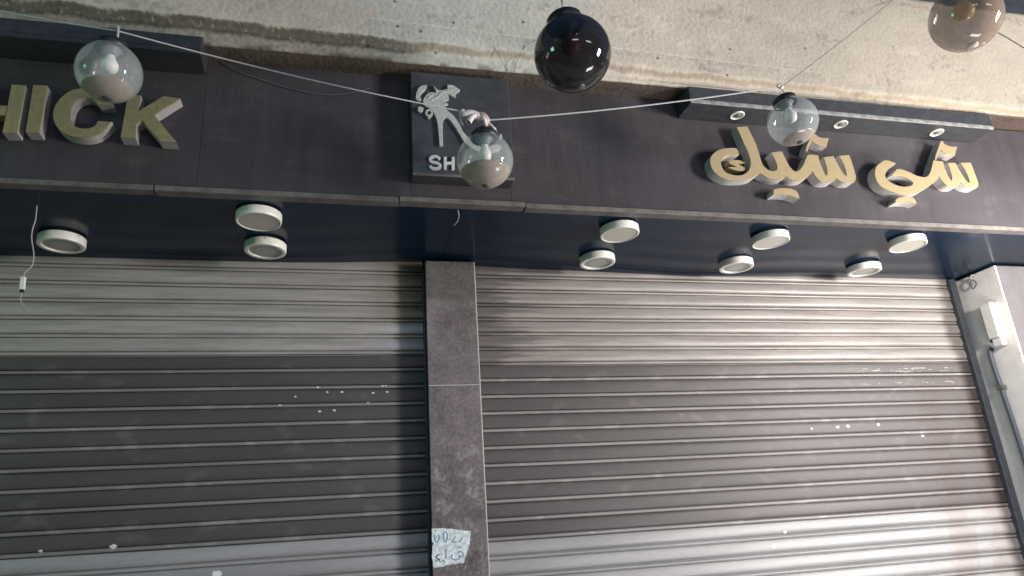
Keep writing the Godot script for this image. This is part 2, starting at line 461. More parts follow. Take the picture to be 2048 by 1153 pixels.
func sign_letter(shape: String, label: String, node: Node = null) -> void:
	var p := outline(SHAPES[shape])
	if shape == "letter_c":
		p = rounded(rounded(p))
	var o := built_up("sign_letter", p, 0.6605, 0.7105, 0.001, mats.letter_old, self)
	tag(o, label, "sign letter", "gold letters of the latin sign")

func shutter(called: String, label: String, x0: float, x1: float, tops: Array, bottoms: Array, right: bool) -> void:
	var t := thing(called, label, "roller shutter", Vector3(0, 0, 0), "roller shutters of the shop")
	var count := tops.size()
	var rows := 22
	var w := 1400
	# the profile of one slat: domed body, groove, bead, joint (y as a fraction of the pitch, z in metres)
	var prof := [Vector2(0.0, -0.011), Vector2(0.012, -0.001), Vector2(0.05, 0.0008), Vector2(0.2, 0.0014), Vector2(0.4, 0.002), Vector2(0.58, 0.0018), Vector2(0.68, 0.001), Vector2(0.72, -0.0005), Vector2(0.73, -0.010), Vector2(0.775, -0.010), Vector2(0.785, 0.000), Vector2(0.82, 0.0028), Vector2(0.89, 0.0032), Vector2(0.945, 0.001), Vector2(0.955, -0.011), Vector2(1.0, -0.011)]
	# the galvanised slats above and below the painted ones bulge more, fullest below their middle
	var domed := [Vector2(0.0, -0.012), Vector2(0.012, -0.003), Vector2(0.06, -0.001), Vector2(0.2, 0.0015), Vector2(0.36, 0.0035), Vector2(0.5, 0.0045), Vector2(0.6, 0.0038), Vector2(0.68, 0.0012), Vector2(0.715, -0.002), Vector2(0.725, -0.013), Vector2(0.785, -0.013), Vector2(0.795, -0.001), Vector2(0.83, 0.0022), Vector2(0.885, 0.0026), Vector2(0.935, 0.0), Vector2(0.945, -0.013), Vector2(1.0, -0.013)]
	var specks := SPECKS_RIGHT if right else SPECKS_LEFT
	var tex := paint(w, rows * count, func(px: int, py: int) -> Vector3:
		var i := py / rows
		var v := (float(py % rows) + 0.5) / rows
		var x := lerpf(x0, x1, (px + 0.5) / w)
		var y: float = lerpf(tops[i], bottoms[i], v)
		var yb: float = bottoms[i]
		var top_zone := yb > (2.19 if right else 2.25)
		var low_zone := yb < (1.45 if right else 1.5)
		var streak := soft.get_noise_2d(x * 0.9 + i * 13.7, y * 9.0)
		var fine := rough_noise.get_noise_2d(x * 14.0, y * 130.0 + i)
		var grit := rough_noise.get_noise_2d(x * 120.0, y * 120.0)
		var c := Vector3(0.070, 0.065, 0.064) if not right else Vector3(0.070, 0.060, 0.061)
		if top_zone:
			c = Vector3(0.345, 0.33, 0.325) if not right else Vector3(0.285, 0.258, 0.246)
		elif low_zone:
			c = Vector3(0.30, 0.30, 0.31) if not right else Vector3(0.262, 0.258, 0.26)
		elif v > 0.77 and v < 0.95:
			c = Vector3(0.20, 0.198, 0.198) if not right else Vector3(0.225, 0.208, 0.208)
		var k := 1.0 + 0.22 * streak + 0.10 * fine + 0.07 * grit
		if top_zone:
			# soot that runs in from the pillar side along the slats, in ragged tongues
			var inward := (x - 0.64) if right else (0.39 - x)
			var reach := 0.16 + 0.55 * maxf(0.0, soft.get_noise_2d(i * 31.0 + 5.0, v * 2.6 + 40.0) + 0.15)
			if right:
				k *= lerpf(0.52, 1.0, sm(reach * 0.35, reach, inward + 0.10 * soft.get_noise_2d(x * 7.0, y * 90.0)))
			else:
				c = c.lerp(Vector3(0.24, 0.215, 0.165), sm(0.32, 0.05, inward) * (1.0 if i < 4 else 0.0))
				c = c.lerp(Vector3(0.36, 0.37, 0.42), sm(0.26, 0.08, inward + 0.1 * streak) * (1.0 if i >= 4 else 0.0) * sm(0.12, 0.2, v) * (1.0 - sm(0.6, 0.7, v)))
			k *= lerpf(0.84, 1.0, sm(-0.45, 0.15, soft.get_noise_2d(x * 2.2 + 71.0, y * 30.0)))
		elif not low_zone:
			# rubbed patches
			k *= 1.0 + 0.35 * sm(0.25, 0.6, soft.get_noise_2d(x * 5.0 + 9.0, y * 9.0))
		if right:
			# rust-brown run down the slats near the right guide
			var e := x + 0.07 * soft.get_noise_2d(y * 4.0, 7.0) + 0.05 * soft.get_noise_2d(x * 22.0, y * 14.0)
			var band := sm(2.90, 2.98, e) * (1.0 - sm(3.05, 3.12, e)) + sm(3.15, 3.22, e)
			band *= sm(2.25, 1.95, y)
			c = c.lerp(Vector3(c.x * 0.84, c.y * 0.68, c.z * 0.62), 0.55 * band)
			# pale flecks on the upper dark slats towards the right end
			var flecks := sm(0.30, 0.5, rough_noise.get_noise_2d(x * 9.0, y * 75.0) + 0.35 * grit) * sm(2.5, 2.75, x) * (1.0 - sm(3.18, 3.22, x)) * sm(2.1, 2.12, y) * (1.0 - sm(2.2, 2.22, y)) * (1.0 if v > 0.35 and v < 0.68 else 0.0)
			c = c.lerp(Vector3(0.42, 0.40, 0.38), 0.8 * flecks)
		for s in specks:
			var dx: float = (x - s[0]) / (0.006 * s[2])
			var dy: float = (y - s[1]) / (0.004 * s[2])
			if dx * dx + dy * dy < 1.0 + 0.7 * grit:
				c = Vector3(0.75, 0.77, 0.78)
				k = 1.0
		return c * k)
	var segs := 8
	var meshes := {}
	for i in count:
		var pitch: float = tops[i] - bottoms[i]
		var plain: bool = bottoms[i] < (2.19 if right else 2.25) and bottoms[i] > (1.45 if right else 1.5)
		var key := "%d_%d_%s" % [roundi(pitch * 10000), i % 5, plain]
		var shape := prof if plain else domed
		if not meshes.has(key):
			var st := SurfaceTool.new()
			st.begin(Mesh.PRIMITIVE_TRIANGLES)
			var grid := []
			for s in segs + 1:
				var col := []
				var u := float(s) / segs
				for q in shape.size():
					var wob: float = 0.0022 * soft.get_noise_2d(u * 3.5, (i % 5) * 8.3) * (1.0 if shape[q].y > -0.004 else 0.0)
					var droop := 0.0016 * soft.get_noise_2d(u * 2.0 + 40.0, (i % 5) * 5.1)
					col.append(Vector3(lerpf(x0, x1, u), -shape[q].x * pitch + droop, shape[q].y + wob))
				grid.append(col)
			for s in segs:
				for q in shape.size() - 1:
					# crisp edges at the grooves, smooth body and bead
					var steep: bool = absf(shape[q].y - shape[q + 1].y) > 0.005 or shape[q].y + shape[q + 1].y < -0.016
					var group := q + 10 if steep else (1 if shape[q].x < 0.75 else 2)
					for id in [[s, q], [s + 1, q], [s + 1, q + 1], [s, q], [s + 1, q + 1], [s, q + 1]]:
						st.set_smooth_group(group)
						st.set_uv(Vector2(float(id[0]) / segs, shape[id[1]].x))
						st.add_vertex(grid[id[0]][id[1]])
			st.generate_normals()
			st.generate_tangents()
			meshes[key] = st.commit()
		var m := material(Color.WHITE, 0.42, 0.0, tex)
		m.uv1_scale = Vector3(1, 1.0 / count, 1)
		m.uv1_offset = Vector3(0, float(i) / count, 0)
		m.metallic_specular = 0.45
		if bottoms[i] < 2.2 and bottoms[i] > 1.5:
			m.roughness = 0.5
		else:
			m.roughness = 0.46
			m.metallic = 0.12
		part("slat", meshes[key], m, t, Vector3(0, tops[i], 0))
	part("bottom_bar", box(Vector3(x0 + 0.002, 0.012, -0.02), Vector3(x1 - 0.002, bottoms[-1] - 0.001, 0.012)), mats.rail, t)
	var rails := [[x0 - 0.012, x0 + 0.012], [x1 - 0.014, x1 + 0.028]] if right else [[x0 - 0.012, x0 + 0.012], [x1 - 0.004, x1 + 0.008]]
	for r in rails:
		part("guide_rail", box(Vector3(r[0], 0.0, -0.03), Vector3(r[1], 2.695, 0.022 if not right else 0.03)), mats.rail, t)

func _ready() -> void:
	rng.seed = 7
	soft.seed = 11
	soft.frequency = 1.0
	soft.fractal_octaves = 4
	rough_noise.seed = 23
	rough_noise.frequency = 1.0
	rough_noise.fractal_octaves = 3

	# ----- camera, sky, lamps that light the place, exposure -----
	var cam := Camera3D.new()
	cam.name = "camera"
	add_child(cam)
	cam.position = Vector3(0, 1.5, 3.075)
	cam.rotation = Vector3(0.333675, -0.256780, -0.066896)
	cam.fov = 44.23
	cam.near = 0.05
	cam.far = 200.0
	cam.current = true

	var env := Environment.new()
	env.background_mode = Environment.BG_SKY
	var sky_mat := ProceduralSkyMaterial.new()
	sky_mat.sky_top_color = Color(0.042, 0.082, 0.17).linear_to_srgb()
	sky_mat.sky_horizon_color = Color(0.072, 0.11, 0.19).linear_to_srgb()
	sky_mat.ground_bottom_color = Color(0.05, 0.05, 0.055).linear_to_srgb()
	sky_mat.ground_horizon_color = Color(0.14, 0.15, 0.18).linear_to_srgb()
	var sky := Sky.new()
	sky.sky_material = sky_mat
	env.sky = sky
	env.background_energy_multiplier = 1.0
	env.tonemap_mode = Environment.TONE_MAPPER_LINEAR
	env.tonemap_exposure = 1.0
	env.sdfgi_enabled = true
	env.ssao_enabled = true
	env.ssil_enabled = true
	var we := WorldEnvironment.new()
	we.name = "world_environment"
	we.environment = env
	add_child(we)

	make_materials()
	lit_sign("large white light box of the neighbouring shop, beyond the right edge", Vector3(4.9, 2.2, 3.3), Vector2(0.65, 1.3), Color(1.0, 0.955, 0.91), 28.0, 0.94, 6.0)
	add_fill_panel(Vector3(2.3, 0.95, 1.75), Vector3(2.5, 2.5, 0.1), 1.7)
	hanging_work_lamp(Vector3(3.06, 2.46, 1.12), 1.35)
	street_lamp(Vector3(0.4, 4.4, 5.9), 1.5)
	build_setting()
	build_fascia()
	build_shutters()
	build_lights_on_soffit()
	build_signs()
	build_wires_and_globes()
	build_right_wall_things()
	build_across()

func make_materials() -> void:
	mats.black_plastic = material(Color(0.012, 0.013, 0.015), 0.45)
	mats.wire_grey = material(Color(0.35, 0.35, 0.35), 0.5)
	mats.wire_white = grained(Color(0.55, 0.55, 0.55), 0.55, 0.35, 30.0, 3)
	mats.wire_dark = material(Color(0.06, 0.055, 0.05), 0.6)
	mats.socket_grey = material(Color(0.13, 0.155, 0.165), 0.5)
	mats.bulb_white = material(Color(0.82, 0.83, 0.78), 0.25)
	mats.bulb_amber = material(Color(0.85, 0.45, 0.22), 0.3)
	mats.bulb_gold = material(Color(0.9, 0.66, 0.32), 0.3)
	mats.clear_glass = pane(Color(0.72, 0.77, 0.77), 0.27)
	mats.dark_glass = pane(Color(0.012, 0.011, 0.014), 0.88, 0.08)
	mats.brown_glass = pane(Color(0.38, 0.275, 0.22), 0.66, 0.25)
	mats.rainwater = grained(Color(0.27, 0.165, 0.095), 0.12, 0.25, 9.0, 5)
	mats.rainwater.transparency = BaseMaterial3D.TRANSPARENCY_ALPHA
	mats.rainwater.albedo_color = Color(1, 1, 1, 0.74)
	mats.plug_grey = material(Color(0.08, 0.085, 0.08), 0.5)
	mats.brown_plug = material(Color(0.5, 0.45, 0.42), 0.5)
	mats.letter_gold = grained(Color(0.385, 0.305, 0.18), 0.34, 0.06, 6.0, 8, 0.12)
	mats.letter_old = grained(Color(0.36, 0.295, 0.155), 0.36, 0.15, 7.0, 9, 0.12)
	mats.letter_side = grained(Color(0.50, 0.47, 0.45), 0.5, 0.15, 10.0, 31)
	mats.silver = grained(Color(0.42, 0.44, 0.42), 0.4, 0.2, 12.0, 10)
	mats.letter_white = grained(Color(0.6, 0.61, 0.6), 0.45, 0.12, 12.0, 12)
	mats.puck = grained(Color(0.78, 0.76, 0.70), 0.35, 0.08, 8.0, 13)
	mats.puck_lens = material(Color(0.60, 0.57, 0.50), 0.3)
	mats.puck_lens_old = grained(Color(0.36, 0.37, 0.34), 0.3, 0.15, 10.0, 14)
	mats.puck_ring = material(Color(0.45, 0.46, 0.42), 0.35)
	mats.slot = material(Color(0.10, 0.09, 0.07), 0.6)
	mats.rail = grained(Color(0.055, 0.062, 0.075), 0.5, 0.3, 5.0, 15)
	mats.soffit = grained(Color(0.009, 0.020, 0.042), 0.17, 0.12, 3.0, 16)
	mats.soffit.metallic_specular = 0.26
	mats.hood = grained(Color(0.046, 0.048, 0.055), 0.36, 0.25, 4.0, 17)
	mats.hood_lip = grained(Color(0.20, 0.20, 0.20), 0.6, 0.5, 4.0, 18)
	mats.trim = grained(Color(0.13, 0.12, 0.112), 0.55, 0.35, 2.5, 19)
	mats.logo_panel = grained(Color(0.052, 0.054, 0.062), 0.36, 0.22, 3.0, 20)
	mats.white_wall = grained(Color(0.78, 0.75, 0.74), 0.6, 0.08, 2.0, 21)
	mats.grey_wall = grained(Color(0.14, 0.128, 0.138), 0.7, 0.12, 1.5, 32)
	mats.slate = grained(Color(0.055, 0.06, 0.075), 0.7, 0.3, 1.0, 22)
	mats.asphalt = grained(Color(0.06, 0.058, 0.056), 0.85, 0.5, 0.7, 24)
	mats.paving = grained(Color(0.22, 0.21, 0.20), 0.8, 0.35, 0.9, 25)
	mats.ochre = grained(Color(0.32, 0.28, 0.23), 0.85, 0.25, 0.4, 26)
	mats.box_white = grained(Color(0.74, 0.73, 0.71), 0.4, 0.06, 6.0, 27)
	mats.conduit = material(Color(0.09, 0.10, 0.13), 0.45)
	mats.paper = grained(Color(0.56, 0.62, 0.65), 0.85, 0.32, 9.0, 28)
	mats.ink_blue = material(Color(0.09, 0.23, 0.35), 0.8)
	mats.ink_black = material(Color(0.05, 0.05, 0.06), 0.7)
	mats.tape = grained(Color(0.70, 0.64, 0.62), 0.4, 0.3, 30.0, 29)
	mats.pink_wire = grained(Color(0.50, 0.36, 0.33), 0.45, 0.4, 40.0, 30)
	mats.copper = material(Color(0.35, 0.16, 0.10), 0.4, 0.6)
	mats.slack = material(Color(0.12, 0.125, 0.13), 0.6)
	mats.window = material(Color(0.03, 0.035, 0.045), 0.08)

func hanging_work_lamp(at: Vector3, energy: float) -> void:
	var t := thing("work_lamp", "small bare white bulb hanging just right of the view beside the white side wall", "lamp", at)
	part("bulb", lathe(ball(0.05), 40), glow(Color(1.0, 0.97, 0.93), 3.0), t)
	part("holder", lathe([Vector2(0.0, 0.12), Vector2(0.015, 0.12), Vector2(0.022, 0.09), Vector2(0.022, 0.045), Vector2(0.0, 0.045)], 24), mats.black_plastic, t)
	part("cord", tube([Vector3(0, 0.12, 0), Vector3(0.25, 0.5, 0.2), Vector3(1.0, 1.0, 0.1), Vector3(1.9, 1.3, -0.30)], 0.004), mats.wire_dark, t)
	var l := OmniLight3D.new()
	l.name = "lamp_light"
	l.light_color = Color(1.0, 0.965, 0.92)
	l.light_energy = energy
	l.light_size = 0.05
	l.omni_range = 40.0
	l.omni_attenuation = 2.0
	l.shadow_enabled = true
	t.add_child(l)

func add_fill_panel(at: Vector3, toward: Vector3, energy: float) -> void:  # added unseen panel that brightens the side wall from below
	var t := thing("fill_panel", "added white fill light panel, tilted and unseen below the lower right of the view", "lamp", Vector3(at.x, 0.0, at.z))
	var p := Node3D.new()
	p.name = "tilted_head"
	t.add_child(p)
	p.position = Vector3(0, at.y, 0)
	p.basis = Basis.looking_at((toward - at).normalized())
	part("casing", box(Vector3(-0.54, -0.26, 0.0), Vector3(0.54, 0.26, 0.06), 0.006), mats.rail, p)
	part("light_face", box(Vector3(-0.5, -0.22, -0.015), Vector3(0.5, 0.22, -0.001), 0.004), glow(Color(0.95, 0.97, 1.0), 4.0), p)
	for x in [-0.45, 0.45]:
		part("leg", tube([Vector3(x, at.y - 0.02, 0.03), Vector3(x, 0.4, 0.06), Vector3(x, 0.0, 0.06)], 0.018, 8), mats.rail, t)
	part("tray", box(Vector3(-0.5, 0.36, -0.05), Vector3(0.5, 0.39, 0.5), 0.004), mats.ochre, t)
	var l := AreaLight3D.new()
	l.name = "panel_light"
	l.light_color = Color(0.97, 0.98, 1.0)
	l.light_energy = energy
	l.area_size = Vector2(1.0, 0.44)
	l.area_normalize_energy = true
	l.shadow_enabled = true
	p.add_child(l)
	l.position = Vector3(0, 0, -0.03)

func ball(r: float) -> Array:
	var p := []
	for i in 21:
		var a := PI * i / 20.0
		p.append(Vector2(0.0 if i == 0 or i == 20 else r * sin(a), r * cos(a)))
	return p

func street_lamp(at: Vector3, energy: float) -> void:
	var t := thing("street_lamp", "cool white street lamp on a pole across the lane behind the viewer", "street lamp", Vector3(at.x, 0, at.z + 0.6))
	part("pole", lathe([Vector2(0.04, at.y + 0.3), Vector2(0.05, 2.0), Vector2(0.07, 0.3), Vector2(0.11, 0.28), Vector2(0.11, 0.0)], 20), mats.slate, t)
	part("arm", tube([Vector3(0, at.y + 0.28, 0), Vector3(0, at.y + 0.34, -0.3), Vector3(0, at.y + 0.25, -0.6)], 0.025), mats.slate, t)
	part("head", lathe([Vector2(0.0, 0.3), Vector2(0.06, 0.29), Vector2(0.2, 0.2), Vector2(0.22, 0.14), Vector2(0.0, 0.14)], 28), mats.slate, t, Vector3(0, at.y, -0.6))
	part("bulb", lathe(ball(0.12), 30), glow(Color(0.82, 0.92, 1.0), 3.0), t, Vector3(0, at.y, -0.6))
	var l := OmniLight3D.new()
	l.name = "lamp_light"
	l.light_color = Color(0.86, 0.93, 1.0)
	l.light_energy = energy
	l.light_size = 0.12
	l.omni_range = 60.0
	l.omni_attenuation = 2.0
	l.shadow_enabled = true
	t.add_child(l)
	l.position = Vector3(0, at.y, -0.6)

func build_setting() -> void:
	structure("road", box(Vector3(-40, -0.2, 1.9), Vector3(40, -0.1, 40), 0.001), mats.asphalt)
	structure("pavement", box(Vector3(-40, -0.3, -6), Vector3(40, 0.0, 1.9), 0.01), mats.paving)
	# building body behind and above the shop front
	var t := thing("shop_building", "dark rendered upper wall behind the concrete beam over the shop", "building")
	part("rear_wall", box(Vector3(-3.2, 0.004, -0.6), Vector3(5.2, 2.72, -0.3)), mats.slate, t)
	part("upper_wall", box(Vector3(-3.2, 2.725, -0.6), Vector3(5.2, 7.5, 0.3)), mats.slate, t)
	part("left_return", box(Vector3(-3.2, 0.004, -0.295), Vector3(-2.42, 2.695, 0.2)), mats.ochre, t)
	build_beam()

func beam_step(x: float) -> float:
	return 3.325 - 0.0135 * clampf(x, -1.5, 4.0)

func beam_bottom(x: float) -> float:
	return 3.252 + 0.005 * x

func build_beam() -> void:
	var t := thing("concrete_beam", "weathered beige plaster beam running across above the black shop fascia", "beam")
	var x0 := -3.0
	var x1 := 5.0
	var w := 2048
	var h := 270
	var y0 := 3.10
	var y1 := 3.90
	var pits := [[0.02, 3.49], [0.20, 3.50], [0.43, 3.43], [0.21, 3.385], [0.36, 3.30], [0.10, 3.30], [0.30, 3.37], [1.62, 3.31], [1.66, 3.45], [2.05, 3.50], [1.30, 3.36], [0.72, 3.47]]
	var height := func(x: float, y: float) -> float:
		return soft.get_noise_2d(x * 5.0, y * 5.0) * 0.5 + rough_noise.get_noise_2d(x * 38.0, y * 38.0) * 0.5
	var tex := paint(w, h, func(px: int, py: int) -> Vector3:
		var x := lerpf(x0, x1, (px + 0.5) / w)
		var y := lerpf(y1, y0, (py + 0.5) / h)
		var st := beam_step(x)
		var big := soft.get_noise_2d(x * 1.1, y * 2.2)
		var mid := soft.get_noise_2d(x * 6.0 + 3.0, y * 7.0)
		var fine := rough_noise.get_noise_2d(x * 42.0, y * 42.0)
		var grit := rough_noise.get_noise_2d(x * 170.0, y * 170.0)
		var c := Vector3(0.56, 0.495, 0.415)
		# smoother greenish-grey repair mortar in the middle, tan render to the right
		var e := 0.16 * mid
		c = c.lerp(Vector3(0.49, 0.485, 0.435), sm(0.02, 0.14, x + e) * (1.0 - sm(0.78, 1.2, x + e)))
		c = c.lerp(Vector3(0.365, 0.325, 0.27), sm(1.0, 2.2, x + 2.0 * e))
		var k := 1.0 + 0.10 * big + 0.07 * mid + 0.09 * fine + 0.10 * grit
		# pale scoured patches
		k *= 1.0 + 0.10 * sm(0.2, 0.5, soft.get_noise_2d(x * 3.0 + 20.0, y * 6.0))
		# black mould speckles, thickest on the left
		var mould := sm(0.15, 0.6, rough_noise.get_noise_2d(x * 22.0 + 50.0, y * 22.0) * 0.6 + soft.get_noise_2d(x * 2.2 + 31.0, y * 5.0) * 0.8 - 0.05 * x)
		k *= 1.0 - 0.24 * mould
		# dirt and painted-in shade of the step: dark on the left, thinning to a tan line on the right
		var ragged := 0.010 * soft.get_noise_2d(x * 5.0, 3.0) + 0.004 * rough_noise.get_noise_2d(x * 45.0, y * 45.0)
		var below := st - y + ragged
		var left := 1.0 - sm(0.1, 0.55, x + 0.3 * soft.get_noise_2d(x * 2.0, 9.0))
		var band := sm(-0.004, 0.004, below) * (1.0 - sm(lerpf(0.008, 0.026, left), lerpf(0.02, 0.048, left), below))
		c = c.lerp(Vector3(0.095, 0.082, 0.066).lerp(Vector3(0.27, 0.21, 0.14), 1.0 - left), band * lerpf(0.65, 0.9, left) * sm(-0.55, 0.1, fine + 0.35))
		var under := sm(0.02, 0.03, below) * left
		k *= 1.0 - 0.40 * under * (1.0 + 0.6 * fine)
		# grime line under the upper edge
		var tb := sm(0.035, 0.045, 3.885 - y + ragged) * (1.0 - sm(0.055, 0.075, 3.885 - y + ragged))
		c = c.lerp(Vector3(0.24, 0.18, 0.11), 0.6 * tb * sm(-0.2, 0.3, fine + mid))
		# soot on the lower edge
		var low := sm(beam_bottom(x) + 0.02, beam_bottom(x), y + ragged)
		c = c.lerp(Vector3(0.14, 0.11, 0.085), low * sm(0.05, 0.3, soft.get_noise_2d(x * 5.0 + 3.0, 1.0)) * 0.7 * (1.0 - sm(0.5, 0.9, x)))
		# thin groove above the step, its pale lip and dark underside painted in
		var line := y - (st + 0.085 - 0.004 * x)
		if x > 0.1 and x < 2.1 and absf(line) < 0.0035 and fine > -0.35:
			k *= 1.16
		elif x > 0.1 and x < 2.1 and line < 0.0 and line > -0.03:
			k *= 1.0 - 0.18 * sm(0.05, 0.4, fine + 0.4 * mid + 0.1)
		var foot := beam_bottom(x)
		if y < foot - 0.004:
			# underside, unrolled below the face: dark brown, grainy
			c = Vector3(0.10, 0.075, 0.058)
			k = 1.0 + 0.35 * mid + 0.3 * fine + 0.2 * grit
		for p in pits:
			var d := Vector2(x - p[0], (y - p[1])).length()
			if d < 0.006:
				k *= 0.25
		return c * k)
	var bump := relief(w, h, 6.0, func(px: int, py: int) -> float:
		var x := lerpf(x0, x1, (px + 0.5) / w)
		var y := lerpf(y1, y0, (py + 0.5) / h)
		return clampf(0.5 + 0.45 * height.call(x, y), 0.0, 1.0))
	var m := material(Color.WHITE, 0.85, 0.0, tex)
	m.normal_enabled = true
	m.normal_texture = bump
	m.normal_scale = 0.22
	var st := SurfaceTool.new()
	st.begin(Mesh.PRIMITIVE_TRIANGLES)
	var nx := 220
	var rows := []
	for i in nx + 1:
		var x := lerpf(x0, x1, float(i) / nx)
		var s := beam_step(x)
		var b := beam_bottom(x)
		var row := [Vector2(0.30, 3.885), Vector2(0.785, 3.885), Vector2(0.797, 3.878)]
		for q in 9:
			row.append(Vector2(0.80, lerpf(3.86, s + 0.02, q / 8.0)))
		row.append_array([Vector2(0.80, s + 0.006), Vector2(0.797, s), Vector2(0.785, s - 0.006), Vector2(0.772, s - 0.016), Vector2(0.767, s - 0.03), Vector2(0.765, lerpf(s - 0.03, b, 0.5)), Vector2(0.766, b + 0.008), Vector2(0.764, b + 0.001), Vector2(0.757, b - 0.002), Vector2(0.70, b - 0.001), Vector2(0.64, b)])
		var col := []
		for q in row.size():
			var p: Vector2 = row[q]
			var n := 0.0035 * soft.get_noise_2d(x * 4.0, p.y * 5.0) + 0.0018 * rough_noise.get_noise_2d(x * 12.0, p.y * 14.0)
			var chip := 0.0
			if q >= row.size() - 5 and q <= row.size() - 3:
				chip = 0.006 * maxf(0.0, rough_noise.get_noise_2d(x * 9.0, 4.0)) + 0.003 * rough_noise.get_noise_2d(x * 30.0, 8.0)
			col.append(Vector3(x, p.y + chip, p.x + (n if q > 0 else 0.0)))
		rows.append(col)
	var cnt: int = rows[0].size()
	for i in nx:
		for q in cnt - 1:
			for id in [[i, q], [i, q + 1], [i + 1, q + 1], [i, q], [i + 1, q + 1], [i + 1, q]]:
				var v: Vector3 = rows[id[0]][id[1]]
				st.set_smooth_group(0)
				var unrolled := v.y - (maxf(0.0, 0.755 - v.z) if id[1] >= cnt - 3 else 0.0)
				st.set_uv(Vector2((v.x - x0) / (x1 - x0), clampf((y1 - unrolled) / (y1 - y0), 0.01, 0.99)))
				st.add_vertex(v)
	st.generate_normals()
	st.generate_tangents()
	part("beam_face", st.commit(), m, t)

func fascia_texture(base: Vector3, seed_shift: float, spread := 1.0) -> ImageTexture:
	return paint(1400, 200, func(px: int, py: int) -> Vector3:
		var x := px / 1400.0 * 5.6
		var y := py / 200.0 * 0.56
		var brushed := rough_noise.get_noise_2d(x * 55.0 + seed_shift, y * 4.0)
		var big := soft.get_noise_2d(x * 1.3 + seed_shift, y * 2.5)
		var runs := soft.get_noise_2d(x * 16.0 + seed_shift, y * 1.2)
		var grit := rough_noise.get_noise_2d(x * 150.0, y * 150.0)
		var k := 1.0 + spread * (0.10 * brushed + 0.24 * big + 0.13 * runs + 0.10 * grit)
		var dust := sm(0.25, 0.6, soft.get_noise_2d(x * 4.0 + 17.0, y * 9.0 + seed_shift))
		return (base * k).lerp(Vector3(0.12, 0.113, 0.108), 0.26 * dust * (0.6 + 0.8 * absf(grit) + 0.5 * brushed)))

func build_fascia() -> void:
	var t := thing("sign_fascia", "black metal sign board with seams above the shutters", "sign board")
	var tex := fascia_texture(Vector3(0.060, 0.0545, 0.061), 0.0)
	var seams := [-3.0, -0.485, 0.262, 0.658, 5.0]
	for i in seams.size() - 1:
		var a: float = seams[i] + 0.0006
		var b: float = seams[i + 1] - 0.0006
		var st := SurfaceTool.new()
		st.begin(Mesh.PRIMITIVE_TRIANGLES)
		var nx := 24
		var ny := 8
		var at := func(s: int, q: int) -> Vector3:
			var x := lerpf(a, b, float(s) / nx)
			var y := lerpf(2.722, 3.256, float(q) / ny)
			var inner := 1.0 if s > 0 and s < nx and q > 0 and q < ny else 0.0
			# oil-canning of thin sheet and one dent beside the logo
			var z := 0.659 + inner * 0.0022 * soft.get_noise_2d(x * 2.4, y * 3.0)
			var d := Vector2(x - 0.80, y - 2.76).length()
			z -= 0.004 * exp(-d * d / 0.0006)
			return Vector3(x, y, z)
		for s in nx:
			for q in ny:
				for id in [[s, q], [s, q + 1], [s + 1, q + 1], [s, q], [s + 1, q + 1], [s + 1, q]]:
					var v: Vector3 = at.call(id[0], id[1])
					st.set_smooth_group(0)
					st.set_uv(Vector2((v.x + 3.0) / 5.6 + i * 0.137, (3.256 - v.y) / 0.54))
					st.add_vertex(v)
		st.set_smooth_group(-1)
		# folded returns give the sheet its thickness
		for e in [[Vector3(a, 2.722, 0.659), Vector3(a, 3.256, 0.659)], [Vector3(b, 2.722, 0.659), Vector3(b, 3.256, 0.659)], [Vector3(a, 2.722, 0.659), Vector3(b, 2.722, 0.659)], [Vector3(a, 3.256, 0.659), Vector3(b, 3.256, 0.659)]]:
			var back := Vector3(0, 0, -0.02)
			for v in [e[0], e[1], e[1] + back, e[0], e[1] + back, e[0] + back]:
				st.set_uv(Vector2(0.5, 0.5))
				st.add_vertex(v)
		st.generate_normals()
		var m := material(Color.WHITE, 0.42, 0.0, tex)
		m.metallic_specular = 0.28
		part("sheet", st.commit(), m, t)
	part("backing_frame", box(Vector3(-3.0, 2.74, 0.40), Vector3(5.0, 3.246, 0.632)), mats.rail, t)
	# pale dusty angle along the bottom edge, in lengths that do not quite line up
	var cuts := [-3.0, -0.62, 0.22, 0.71, 5.0]
	for i in cuts.size() - 1:
		var dz: float = [0.0, 0.002, 0.005, 0.001, 0.003, 0.0][i]
		var dy: float = [0.0, -0.002, 0.001, -0.001, 0.0, 0.001][i]
		part("edge_trim", box(Vector3(cuts[i] + 0.0015, 2.699 + dy, 0.62), Vector3(cuts[i + 1] - 0.0015, 2.7195 + dy * 0.5, 0.664 + dz), 0.002), mats.trim, t)

	var s := thing("soffit", "dark navy glossy soffit panels over the shutters", "soffit")
	var joints := [-3.0, 0.46, 1.9, 5.0]
	for i in joints.size() - 1:
		var a: float = joints[i] + 0.001
		var b: float = joints[i + 1] - 0.001
		var st := SurfaceTool.new()
		st.begin(Mesh.PRIMITIVE_TRIANGLES)
		var nx := 40
		var nz := 12
		var at := func(k: int, q: int) -> Vector3:
			var x := lerpf(a, b, float(k) / nx)
			var z := lerpf(-0.02, 0.621, float(q) / nz)
			var y := 2.70 + 0.0012 * soft.get_noise_2d(x * 2.0, z * 3.0)
			# the panel sags towards its rear edge over the right shutter and lifts over the left one
			var rear := 1.0 - float(q) / nz
			y += rear * rear * (0.022 * exp(-pow((x - 0.33) / 0.35, 2.0)) - 0.016 * exp(-pow((x - 1.75) / 0.5, 2.0)))
			return Vector3(x, y, z)
		for k in nx:
			for q in nz:
				for id in [[k, q], [k + 1, q], [k + 1, q + 1], [k, q], [k + 1, q + 1], [k, q + 1]]:
					st.set_smooth_group(0)
					st.add_vertex(at.call(id[0], id[1]))
		st.generate_normals()
		part("panel", st.commit(), mats.soffit, s)
	part("backing", box(Vector3(-3.0, 2.724, -0.29), Vector3(5.0, 2.738, 0.61)), mats.rail, s)

